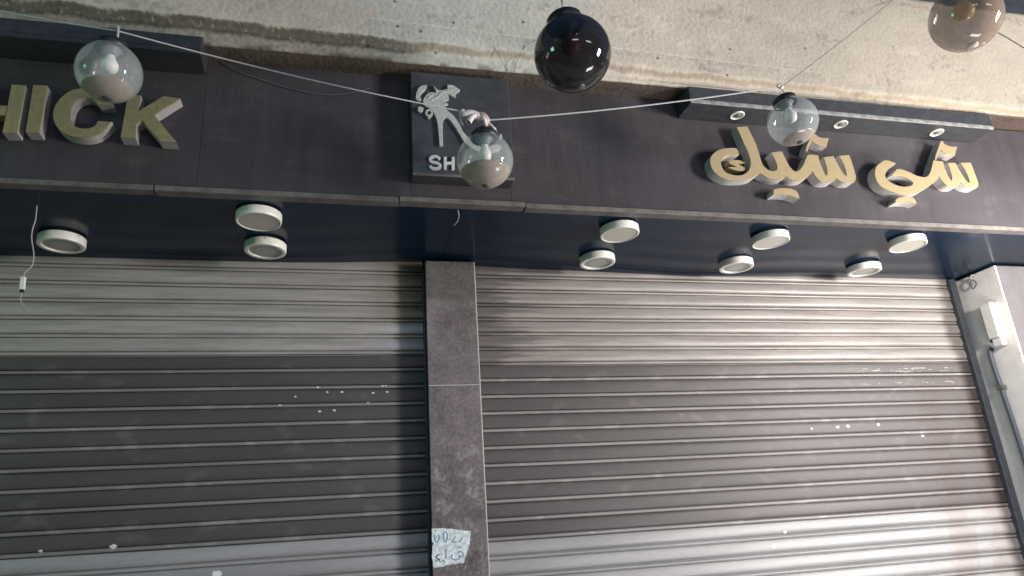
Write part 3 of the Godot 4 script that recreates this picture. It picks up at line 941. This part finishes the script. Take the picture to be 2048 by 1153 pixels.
func build_shutters() -> void:
	var tops := []
	var bottoms := []
	var y := 2.278 + 6 * 0.075
	while y > 0.06:
		tops.append(y)
		bottoms.append(y - 0.075)
		y -= 0.075
	shutter("roller_shutter", "grey roller shutter left of the stone pillar with dark middle slats", -2.4, 0.384, tops, bottoms, false)
	tops = []
	bottoms = []
	for i in 7:
		tops.append(2.2245 + 0.0705 * (7 - i))
		bottoms.append(2.2245 + 0.0705 * (6 - i))
	y = 2.2245
	while y > 0.06:
		tops.append(y)
		bottoms.append(y - 0.075)
		y -= 0.075
	shutter("roller_shutter", "brown-grey roller shutter right of the stone pillar, bright at its right end", 0.612, 3.345, tops, bottoms, true)

	# pillar clad in polished stone slabs
	var t := thing("stone_pillar", "narrow mottled grey stone pillar between the two shutters", "pillar")
	var w := 128
	var h := 1024
	var tex := paint(w, h, func(px: int, py: int) -> Vector3:
		var x := px / float(w) * 0.23
		var yy := 2.7 - py / float(h) * 2.7
		var blotch := soft.get_noise_2d(x * 11.0, yy * 11.0)
		var cloud := soft.get_noise_2d(x * 4.0 + 7.0, yy * 2.6)
		var grit := rough_noise.get_noise_2d(x * 130.0, yy * 130.0)
		var vein := rough_noise.get_noise_2d(x * 45.0, yy * 45.0)
		var c := Vector3(0.150, 0.128, 0.134)
		var k := 1.0 + 0.25 * cloud + 0.22 * blotch + 0.30 * vein + 0.26 * grit
		# dark smears and pale scuffs of hands and glue lower down
		var scuff := sm(0.1, 0.55, blotch + 0.5 * vein) * sm(1.95, 1.75, yy)
		c = c.lerp(Vector3(0.25, 0.24, 0.235), 0.5 * scuff)
		var smear := sm(0.05, 0.5, soft.get_noise_2d(x * 9.0 + 30.0, yy * 6.0)) * sm(1.72, 1.5, yy)
		k *= 1.0 - 0.38 * smear
		# dark reflection of the soffit painted in near the top, ragged at its edge
		var soffit_reflection := sm(2.50, 2.52, yy + 0.01 * vein)
		c = c.lerp(Vector3(0.10, 0.10, 0.09), 0.8 * soffit_reflection)
		if vein > 0.6 and yy < 1.42:
			c = Vector3(0.6, 0.6, 0.6)
			k = 1.0
		return c * k)
	var m := material(Color.WHITE, 0.27, 0.0, tex)
	var cuts := [2.694, 2.121, 0.9, 0.0]
	for i in 3:
		var y1: float = cuts[i] - (0.002 if i > 0 else 0.0)
		var y0: float = cuts[i + 1] + 0.002
		var st := SurfaceTool.new()
		st.begin(Mesh.PRIMITIVE_TRIANGLES)
		var b := box(Vector3(0.386, y0, 0.066), Vector3(0.609, y1, 0.09), 0.0025)
		var md := MeshDataTool.new()
		md.create_from_surface(b, 0)
		st.set_smooth_group(-1)
		for f in md.get_face_count():
			for k in 3:
				var v := md.get_vertex(md.get_face_vertex(f, k))
				st.set_uv(Vector2((v.x - 0.386) / 0.23, (2.7 - v.y) / 2.7))
				st.add_vertex(v)
		st.generate_normals()
		part("stone_slab", st.commit(), m, t)
	part("core", box(Vector3(0.394, 0.0, -0.28), Vector3(0.602, 2.692, 0.064)), mats.rail, t)
	part("joint_filler", box(Vector3(0.388, 2.1192, 0.067), Vector3(0.607, 2.1228, 0.0902), 0.0003), mats.puck_ring, t)
	part("edge_strip", box(Vector3(0.6095, 0.0, 0.07), Vector3(0.6145, 2.694, 0.0885), 0.001), mats.puck_ring, t)

	var n := thing("pasted_notice", "torn white paper with blue handwriting pasted low on the stone pillar", "notice")
	part("sheet", slab(torn(outline(SHAPES.notice)), 0.0902, 0.0918, 0.0002), mats.paper, n)
	for k in STROKES:
		part("handwriting", ribbon(STROKES[k], 0.0042 if k != "scrawl" else 0.0022, 0.0917, 0.0924), mats.ink_black if k in ["angle", "scrawl", "comma"] else mats.ink_blue, n)

func build_lights_on_soffit() -> void:
	var housings := {"front": downlight_housing(0.074), "rear": downlight_housing(0.0655)}
	var spots := [
		[-0.287, 0.518, "front", "round white surface downlight in the front pair left of the pillar"],
		[1.152, 0.527, "front", "front round downlight nearest the pillar on its right side"],
		[1.885, 0.508, "front", "middle one of the three front round downlights before the right shutter"],
		[2.605, 0.525, "front", "front round downlight nearest the right wall"],
		[-1.035, 0.226, "rear", "round white downlight beside the dangling wire at far left"],
		[-0.287, 0.226, "rear", "rear round downlight behind another left of the pillar"],
		[1.172, 0.200, "rear", "rear round downlight nearest the pillar on its right side"],
		[1.897, 0.193, "rear", "middle one of the three rear round downlights above the right shutter"],
		[2.640, 0.185, "rear", "rear round downlight nearest the right wall"],
	]
	for s in spots:
		var t := thing("surface_downlight", s[3], "downlight", Vector3(s[0], 2.6995, s[1]), "round downlights under the soffit")
		t.rotation = Vector3(rng.randf_range(-0.03, 0.03), rng.randf_range(0, TAU), rng.randf_range(-0.03, 0.03))
		part("housing", housings[s[2]], mats.puck, t)
		if s[2] == "front":
			part("diffuser", lathe([Vector2(0.0728, -0.0365), Vector2(0.0725, -0.0395), Vector2(0.0, -0.0397)], 48, true), mats.puck_lens, t)
		else:
			part("diffuser", lathe([Vector2(0.0643, -0.0364), Vector2(0.04, -0.0366), Vector2(0.0, -0.0367)], 48, true), mats.puck_lens_old, t)
			part("lens_ring", lathe([Vector2(0.042, -0.0367), Vector2(0.040, -0.0376), Vector2(0.0, -0.0378)], 40, true), mats.puck_ring, t)
		# vent slots on the side that faces the lane
		var yaw := -t.rotation.y + PI / 2.0
		for k in ([-0.12, 0.0, 0.12] if s[2] == "front" else [0.0]):
			var a: float = yaw - k
			var o := part("vent_slot", box(Vector3(-0.0035 if k == 0.0 else -0.0055, -0.002, -0.0015), Vector3(0.0035 if k == 0.0 else 0.0055, 0.002, 0.0012), 0.0005), mats.slot, t, Vector3(cos(a) * 0.0825, -0.016, sin(a) * 0.0825))
			o.rotation.y = PI / 2.0 - a
	# dangling lead with a connector
	var d := thing("dangling_lead", "thin pale wire with a white connector dangling from the soffit at far left", "wire")
	part("lead", tube([Vector3(-1.034, 2.701, 0.493), Vector3(-1.031, 2.646, 0.493), Vector3(-1.035, 2.607, 0.493), Vector3(-1.031, 2.570, 0.496), Vector3(-1.017, 2.514, 0.495), Vector3(-1.018, 2.473, 0.493), Vector3(-1.034, 2.449, 0.493), Vector3(-1.038, 2.436, 0.493)], 0.0022), mats.wire_grey, d)
	part("spur", tube([Vector3(-1.030, 2.455, 0.493), Vector3(-1.047, 2.456, 0.494), Vector3(-1.058, 2.463, 0.495)], 0.0018), mats.wire_grey, d)
	var c := part("connector", box(Vector3(-0.0075, -0.026, -0.006), Vector3(0.0075, 0.02, 0.006), 0.0015), mats.box_white, d, Vector3(-1.0365, 2.412, 0.493))
	c.rotation.z = 0.06
	part("plug", box(Vector3(-0.006, -0.036, -0.005), Vector3(0.006, -0.0255, 0.005), 0.001), mats.black_plastic, c)
	part("tail", tube([Vector3(-1.035, 2.378, 0.493), Vector3(-1.034, 2.350, 0.493), Vector3(-1.023, 2.329, 0.492), Vector3(-1.005, 2.308, 0.49)], 0.0018), mats.wire_grey, d)
	var p := thing("loose_stub", "short frayed pale wire stub hanging at the soffit edge above the pillar", "wire")
	part("lead", tube([Vector3(0.45, 2.70, 0.61), Vector3(0.456, 2.685, 0.60), Vector3(0.455, 2.672, 0.575), Vector3(0.444, 2.66, 0.555)], 0.0022), mats.wire_grey, p)

func hood(label: String, x0: float, x1: float, y0: float, y1: float, skin: Material, lip: Material) -> void:
	var t := thing("sign_hood", label, "sign hood", Vector3.ZERO, "box hoods over the sign letters")
	part("casing", box(Vector3(x0, y0 + 0.018, 0.661), Vector3(x1, y1, 0.784), 0.003), skin, t)
	part("underside", box(Vector3(x0 + 0.002, y0, 0.6612), Vector3(x1 - 0.002, y0 + 0.017, 0.780), 0.002), skin, t)
	part("front_lip", box(Vector3(x0 + 0.001, y0 - 0.001, 0.7802), Vector3(x1 - 0.001, y0 + 0.0175, 0.787), 0.002), lip, t)

func build_signs() -> void:
	hood("black box hood above the latin letters at top left", -3.0, -0.485, 3.186, 3.262, mats.hood, mats.hood)
	hood("grey-black box hood with three small spotlights above the arabic letters", 1.43, 3.012, 3.166, 3.248, mats.hood, mats.hood_lip)
	var ring := lathe([Vector2(0.02, 0.004), Vector2(0.0245, 0.0), Vector2(0.0255, -0.004), Vector2(0.0285, -0.0045), Vector2(0.031, -0.003), Vector2(0.0315, 0.0)], 36)
	var cup := lathe([Vector2(0.0245, -0.0005), Vector2(0.02, 0.006), Vector2(0.013, 0.009), Vector2(0.0, 0.010)], 28)
	var i := 0
	for x in [1.686, 2.213, 2.741]:
		var t := thing("recessed_spotlight", ["leftmost of the three small white spotlights under the right hood", "middle one of the three small white spotlights under the right hood", "rightmost of the three small white spotlights under the right hood"][i], "spotlight", Vector3(x, 3.1655, 0.722), "small spotlights under the right hood")
		part("trim_ring", ring, mats.puck, t)
		part("reflector", lathe([Vector2(0.0245, -0.0012), Vector2(0.02, -0.0008), Vector2(0.0, -0.0004)], 28), mats.puck_ring, t)
		part("lamp_face", lathe([Vector2(0.0135, -0.001), Vector2(0.0125, -0.0035), Vector2(0.0, -0.005)], 24), mats.trim, t)
		i += 1

	# latin letters
	sign_letter("letter_k", "gold letter K, rightmost of the latin sign letters")
	sign_letter("letter_c", "gold letter C between I and K, partly behind the left glass globe")
	sign_letter("letter_i", "gold letter I just left of the letter C")
	var h := thing("sign_letter", "gold letter H cut by the left edge of the picture", "sign letter", Vector3.ZERO, "gold letters of the latin sign")
	built_up("stem", outline(SHAPES.letter_h_stem), 0.6605, 0.7105, 0.001, mats.letter_old, h)
	part("crossbar", box(Vector3(-1.165, 2.927, 0.6605), Vector3(-1.0851, 2.965, 0.7095), 0.002), mats.letter_old, h)
	var left := built_up("stem", outline(SHAPES.letter_h_stem), 0.6605, 0.7105, 0.001, mats.letter_old, h)
	left.position.x = -0.1225

	# arabic words
	var a := thing("arabic_word", "longer gold arabic word with tall upright stroke, left of the two", "sign lettering", Vector3.ZERO, "gold arabic sign words")
	built_up("joined_letters", rounded(outline(SHAPES.word_long)), 0.6605, 0.7105, 0.001, mats.letter_gold, a)
	part("hamza_mark", slab(rounded(outline(SHAPES.word_long_hamza)), 0.6605, 0.700, 0.001), mats.letter_gold, a)
	built_up("upper_mark", outline(SHAPES.word_long_upper_mark), 0.6605, 0.7105, 0.001, mats.letter_gold, a)
	built_up("lower_mark", outline(SHAPES.word_long_lower_mark), 0.6605, 0.7105, 0.001, mats.letter_gold, a)
	var b := thing("arabic_word", "shorter gold arabic word at the right end of the sign", "sign lettering", Vector3.ZERO, "gold arabic sign words")
	built_up("joined_letters", rounded(outline(SHAPES.word_short)), 0.6605, 0.7105, 0.001, mats.letter_gold, b)
	built_up("upper_mark", outline(SHAPES.word_short_upper_mark), 0.6605, 0.7105, 0.001, mats.letter_gold, b)
	built_up("lower_mark", outline(SHAPES.word_short_lower_mark), 0.6605, 0.7105, 0.001, mats.letter_gold, b)

	# logo panel
	var l := thing("logo_panel", "raised dark square panel with a silver high heel shoe emblem", "sign panel")
	part("panel", box(Vector3(0.264, 2.78, 0.6605), Vector3(0.656, 3.235, 0.730), 0.003), mats.logo_panel, l)
	part("bottom_dust_edge", box(Vector3(0.266, 2.7785, 0.726), Vector3(0.654, 2.789, 0.7322), 0.001), mats.trim, l)
	var e := part("shoe_emblem", slab(rounded(rounded(outline(SHAPES.shoe))), 0.7305, 0.742, 0.001), mats.silver, l)
	part("leaf_crescent", slab(rounded(outline(SHAPES.crescent)), 0.7305, 0.7425, 0.001), mats.silver, e)
	part("flower_bud", ribbon(SHAPES.bud_ring, 0.008, 0.7305, 0.7435), mats.silver, e)
	part("bud_tail", slab(outline(SHAPES.bud_tail), 0.7305, 0.7415, 0.0008), mats.silver, e)
	part("flower_bud", slab(outline(SHAPES.bud_small), 0.7305, 0.7435, 0.001), mats.silver, e)
	for v in ["vein_a", "vein_b", "vein_c", "vein_d"]:
		part("leaf_vein", ribbon(SHAPES[v], 0.0035, 0.7415, 0.7445), mats.silver, e)
	part("bow_tip", slab(outline(SHAPES.bow_a), 0.7305, 0.742, 0.001), mats.silver, e)
	part("bow_tip", slab(outline(SHAPES.bow_b), 0.7305, 0.742, 0.001), mats.silver, e)
	var tx := part("logo_letter", ribbon(SHAPES.text_s_path, 0.0108, 0.7302, 0.738), mats.letter_white, l)
	tx.set_meta("label", "small white letter S under the shoe")
	var th := part("logo_letter", slab(outline(SHAPES.text_h), 0.7302, 0.738, 0.0006), mats.letter_white, l)
	th.set_meta("label", "small white letter H under the shoe")

func build_wires_and_globes() -> void:
	globe_lamp("globe_lamp", "clear glass globe lamp hanging before the gold letters at top left", Vector3(-0.652, 2.837, 1.133), 0.0885, "clear", -0.64, Vector3(0.0, 0.0, 0.05))
	globe_lamp("globe_lamp", "clear glass globe lamp half full of brown water before the shoe emblem", Vector3(0.502, 2.753, 0.908), 0.1, "clear", -0.45, Vector3(0.0, 0.0, -0.02))
	globe_lamp("globe_lamp", "clear glass globe lamp hanging before the arabic letters", Vector3(1.676, 2.916, 1.065), 0.093, "clear", -0.77, Vector3(-0.06, 0.0, 0.12))
	globe_lamp("globe_lamp", "black tinted globe lamp with wide cap hanging before the beam", Vector3(0.668, 2.836, 1.421), 0.1145, "dark", 1.0, Vector3(0.0, 0.0, 0.12))
	globe_lamp("globe_lamp", "brown smoked globe lamp cut by the top edge at right", Vector3(1.754, 2.827, 1.764), 0.0955, "brown", 1.0, Vector3(0.0, 0.0, -0.06))

	var k0 := Vector3(-0.640, 2.972, 1.148)
	var k1 := Vector3(0.425, 2.919, 0.953)
	var k2 := Vector3(0.505, 2.893, 0.950)
	var k3 := Vector3(1.633, 3.050, 1.09)
	var far_left := Vector3(-1.392, 3.180, 0.996)
	var t := thing("lamp_cable", "long pale cable strung between the three clear globe lamps", "cable")
	part("span", tube(sag(far_left, k0, 0.012), 0.0022, 6, 2), mats.wire_white, t)
	part("span", tube(sag(k0, k1, 0.014), 0.0024, 6, 2), mats.wire_white, t)
	part("span", tube(sag(k2, k3, 0.014), 0.0028, 6, 2), mats.wire_white, t)
	var hk := thing("wire_hook", "bent metal hook holding the left clear globe lamp", "hook")
	part("bend", tube([Vector3(-0.668, 2.988, 1.146), Vector3(-0.646, 2.986, 1.151), Vector3(-0.640, 2.980, 1.15), Vector3(-0.641, 2.946, 1.141)], 0.0036), mats.wire_grey, hk)
	# knot of tape and wire over the centre globe
	var kn := thing("cable_knot", "tangle of pale tape and pink wire tied above the centre globe lamp", "knot")
	part("tape_wrap", tube([Vector3(0.418, 2.918, 0.952), Vector3(0.424, 2.905, 0.955), Vector3(0.45, 2.912, 0.956), Vector3(0.490, 2.90, 0.95), Vector3(0.505, 2.893, 0.95)], 0.0145, 8), mats.tape, kn)
	part("tape_tail", tube([Vector3(0.462, 2.905, 0.958), Vector3(0.448, 2.89, 0.962), Vector3(0.437, 2.870, 0.963)], 0.011, 8), mats.tape, kn)
	part("tape_loop", tube([Vector3(0.424, 2.916, 0.95), Vector3(0.414, 2.90, 0.952), Vector3(0.412, 2.880, 0.95), Vector3(0.42, 2.868, 0.95)], 0.005, 6), mats.wire_white, kn)
	part("twist", tube([Vector3(0.478, 2.909, 0.95), Vector3(0.489, 2.908, 0.956), Vector3(0.500, 2.898, 0.955), Vector3(0.502, 2.884, 0.948), Vector3(0.503, 2.865, 0.92)], 0.0125, 8), mats.pink_wire, kn)
	part("twist", tube([Vector3(0.486, 2.904, 0.958), Vector3(0.492, 2.892, 0.962), Vector3(0.499, 2.883, 0.957), Vector3(0.504, 2.868, 0.93)], 0.008, 6), mats.tape, kn)
	part("loose_end", tube([Vector3(0.500, 2.902, 0.955), Vector3(0.512, 2.894, 0.957), Vector3(0.513, 2.884, 0.95), Vector3(0.53, 2.869, 0.945), Vector3(0.539, 2.862, 0.94)], 0.0045, 6), mats.wire_white, kn)
	for q in [[-0.006, 0.02], [0.004, 0.024], [0.012, 0.018], [-0.014, 0.014]]:
		part("copper_strand", tube([Vector3(0.483, 2.908, 0.95), Vector3(0.483 + q[0] * 0.6, 2.908 + q[1] * 0.6, 0.953), Vector3(0.483 + q[0] * 1.3, 2.908 + q[1] * 0.9, 0.957)], 0.0008, 4), mats.copper, kn)
	# knot and drop of the right globe, thin wire on to the beam top
	var rk := thing("cable_knot", "small white knot where the right clear globe lamp hangs", "knot")
	part("wrap", tube([Vector3(1.622, 3.050, 1.09), Vector3(1.634, 3.055, 1.094), Vector3(1.640, 3.046, 1.094), Vector3(1.630, 3.042, 1.092)], 0.0055, 8), mats.tape, rk)
	part("drop", tube([Vector3(1.636, 3.046, 1.091), Vector3(1.650, 3.025, 1.085), Vector3(1.660, 3.04, 1.062)], 0.0016, 5), mats.wire_dark, rk)
	var tw := thing("stay_wire", "thin dark wire slanting up from the right globe lamp to the beam top", "wire")
	part("strand", tube(sag(Vector3(1.638, 3.05, 1.09), Vector3(2.63, 3.86, 0.803), 0.006), 0.0013, 5, 2), mats.wire_dark, tw)
	var dw := thing("hanging_wire", "twisted dark wires holding up the black globe lamp", "wire")
	part("strand", tube([Vector3(0.655, 2.955, 1.421), Vector3(0.648, 3.0, 1.43), Vector3(0.640, 3.2, 1.42), Vector3(0.62, 3.9, 1.2)], 0.0014, 5), mats.wire_dark, dw)
	part("strand", tube([Vector3(0.628, 2.958, 1.421), Vector3(0.640, 2.985, 1.43), Vector3(0.648, 3.0, 1.43), Vector3(0.650, 3.2, 1.42), Vector3(0.63, 3.9, 1.2)], 0.0011, 5), mats.wire_dark, dw)
	var bw := thing("hanging_wire", "dark cable passing behind the brown globe lamp at top right", "wire")
	part("strand", tube([Vector3(1.76, 2.955, 1.764), Vector3(1.78, 3.2, 1.7), Vector3(1.9, 4.0, 1.2)], 0.0014, 5), mats.wire_dark, bw)
	part("side_cable", tube([Vector3(1.845, 2.80, 1.76), Vector3(1.90, 2.782, 1.755), Vector3(2.05, 2.72, 1.74)], 0.0016, 5), mats.wire_dark, bw)
	# thin wires lying against the wall
	var lw := thing("slack_wire", "thin slack grey wire lying across the fascia left of the logo", "wire")
	part("strand", tube(LOOSE_WIRE, 0.0018, 5), mats.slack, lw)
	var ha := thing("stray_wire", "thin dark wire curling on the beam left of the black globe", "wire", Vector3.ZERO, "stray wires on the beam")
	part("strand", tube([Vector3(0.775, 3.385, 0.812), Vector3(0.726, 3.354, 0.807), Vector3(0.698, 3.310, 0.795), Vector3(0.678, 3.270, 0.785), Vector3(0.672, 3.240, 0.775)], 0.0011, 5), mats.wire_dark, ha)
	var hb := thing("stray_wire", "faint thin wire hanging on the beam edge above the logo", "wire", Vector3.ZERO, "stray wires on the beam")
	part("strand", tube([Vector3(0.586, 3.338, 0.808), Vector3(0.618, 3.286, 0.79), Vector3(0.636, 3.248, 0.78), Vector3(0.640, 3.213, 0.77)], 0.0009, 5), mats.trim, hb)

func build_right_wall_things() -> void:
	var w := thing("side_wall", "white side wall closing the right end of the shutter recess", "wall")
	part("wall_body", box(Vector3(3.412, 0.004, -0.29), Vector3(5.2, 2.692, 0.256), 0.006), mats.grey_wall, w)
	part("white_lining", box(Vector3(3.400, 0.006, -0.02), Vector3(3.4115, 2.690, 0.259), 0.003), mats.white_wall, w)
	var j := thing("junction_box", "open white metal junction box on the side wall", "junction box")
	part("back_plate", box(Vector3(3.394, 2.30, 0.112), Vector3(3.3995, 2.50, 0.214), 0.001), mats.box_white, j)
	part("cover", box(Vector3(3.346, 2.31, 0.150), Vector3(3.3935, 2.497, 0.212), 0.003), mats.box_white, j)
	part("side_flange", box(Vector3(3.372, 2.296, 0.128), Vector3(3.3935, 2.49, 0.1495), 0.002), mats.trim, j)
	part("lower_tab", box(Vector3(3.36, 2.268, 0.155), Vector3(3.3935, 2.3095, 0.208), 0.002), mats.box_white, j)
	var c := thing("conduit", "dark conduit running down the side wall below the junction box", "conduit")
	part("pipe", tube([Vector3(3.386, 2.268, 0.118), Vector3(3.384, 2.21, 0.10), Vector3(3.385, 1.75, 0.120), Vector3(3.386, 0.9, 0.125), Vector3(3.386, 0.02, 0.125)], 0.012, 10), mats.conduit, c)
	part("clip", box(Vector3(3.370, 2.05, 0.088), Vector3(3.3995, 2.07, 0.128), 0.002), mats.trim, c)
	var h := thing("wall_hook", "small metal hook at the top of the side wall, its drop-shaped shadow modelled as a dark loop", "hook")
	part("screw_eye", tube([Vector3(3.399, 2.676, 0.13), Vector3(3.38, 2.68, 0.13), Vector3(3.372, 2.668, 0.128), Vector3(3.380, 2.657, 0.126), Vector3(3.388, 2.664, 0.126)], 0.005, 8), mats.puck_ring, h)
	part("hook_shadow", tube([Vector3(3.378, 2.658, 0.126), Vector3(3.372, 2.63, 0.115), Vector3(3.378, 2.606, 0.118), Vector3(3.384, 2.63, 0.14), Vector3(3.378, 2.656, 0.128)], 0.004, 8), mats.conduit, h)  # dark loop standing in for the shadow the hook casts

func build_across() -> void:
	# the far side of the lane: only mirrored in the globes and the glossy panels
	var b := thing("opposite_building", "plain ochre building on the far side of the lane behind the viewer", "building", Vector3(0, 0, 9.0))
	part("wall", box(Vector3(-14, -0.1, 0), Vector3(14, 7.5, 1.0)), mats.ochre, b)
	part("cornice", box(Vector3(-14.1, 7.5, -0.25), Vector3(14.1, 7.7, 1.0), 0.02), mats.paving, b)
	part("kerb", box(Vector3(-14, -0.1, -1.6), Vector3(14, 0.02, -0.001), 0.02), mats.paving, b)
	for i in 8:
		var x := -12.2 + i * 3.4
		var f := part("window", box(Vector3(x, 4.2, -0.06), Vector3(x + 1.3, 6.0, -0.001), 0.01), mats.trim, b)
		part("pane", box(Vector3(x + 0.08, 4.28, -0.075), Vector3(x + 1.22, 5.92, -0.061), 0.003), mats.window, f)
		part("shop_door", box(Vector3(x - 0.4, 0.03, -0.05), Vector3(x + 1.9, 2.6, -0.001), 0.01), mats.rail, b)
	lit_sign("green lit blade sign of the neighbouring shop beyond the left edge", Vector3(-3.5, 2.75, 2.3), Vector2(0.7, 0.7), Color(0.3, 1.0, 0.5), 1.5, -PI / 2.0)
	lit_sign("violet white lit sign board on the building across the lane", Vector3(-0.6, 3.2, 8.8), Vector2(2.2, 0.5), Color(0.72, 0.62, 1.0), 3.0)
	lit_sign("white lit sign board on the building across the lane at right", Vector3(4.6, 3.1, 8.8), Vector2(2.4, 0.6), Color(1.0, 0.95, 0.88), 3.0)

func lit_sign(label: String, at: Vector3, size: Vector2, color: Color, energy: float, turn := 0.0, shine := 2.5) -> void:
	var t := thing("lit_sign", label, "sign", at, "lit signs along the lane")
	t.rotation.y = turn
	part("casing", box(Vector3(-size.x / 2 - 0.05, -size.y / 2 - 0.05, 0.0), Vector3(size.x / 2 + 0.05, size.y / 2 + 0.05, 0.19), 0.01), mats.rail, t)
	part("light_face", box(Vector3(-size.x / 2, -size.y / 2, -0.02), Vector3(size.x / 2, size.y / 2, -0.001), 0.004), glow(color, shine), t)
	var l := AreaLight3D.new()
	l.name = "sign_light"
	l.light_color = color.linear_to_srgb()
	l.light_energy = energy
	l.area_size = size
	l.area_normalize_energy = true
	l.shadow_enabled = true
	t.add_child(l)
	l.position = Vector3(0, 0, -0.03)
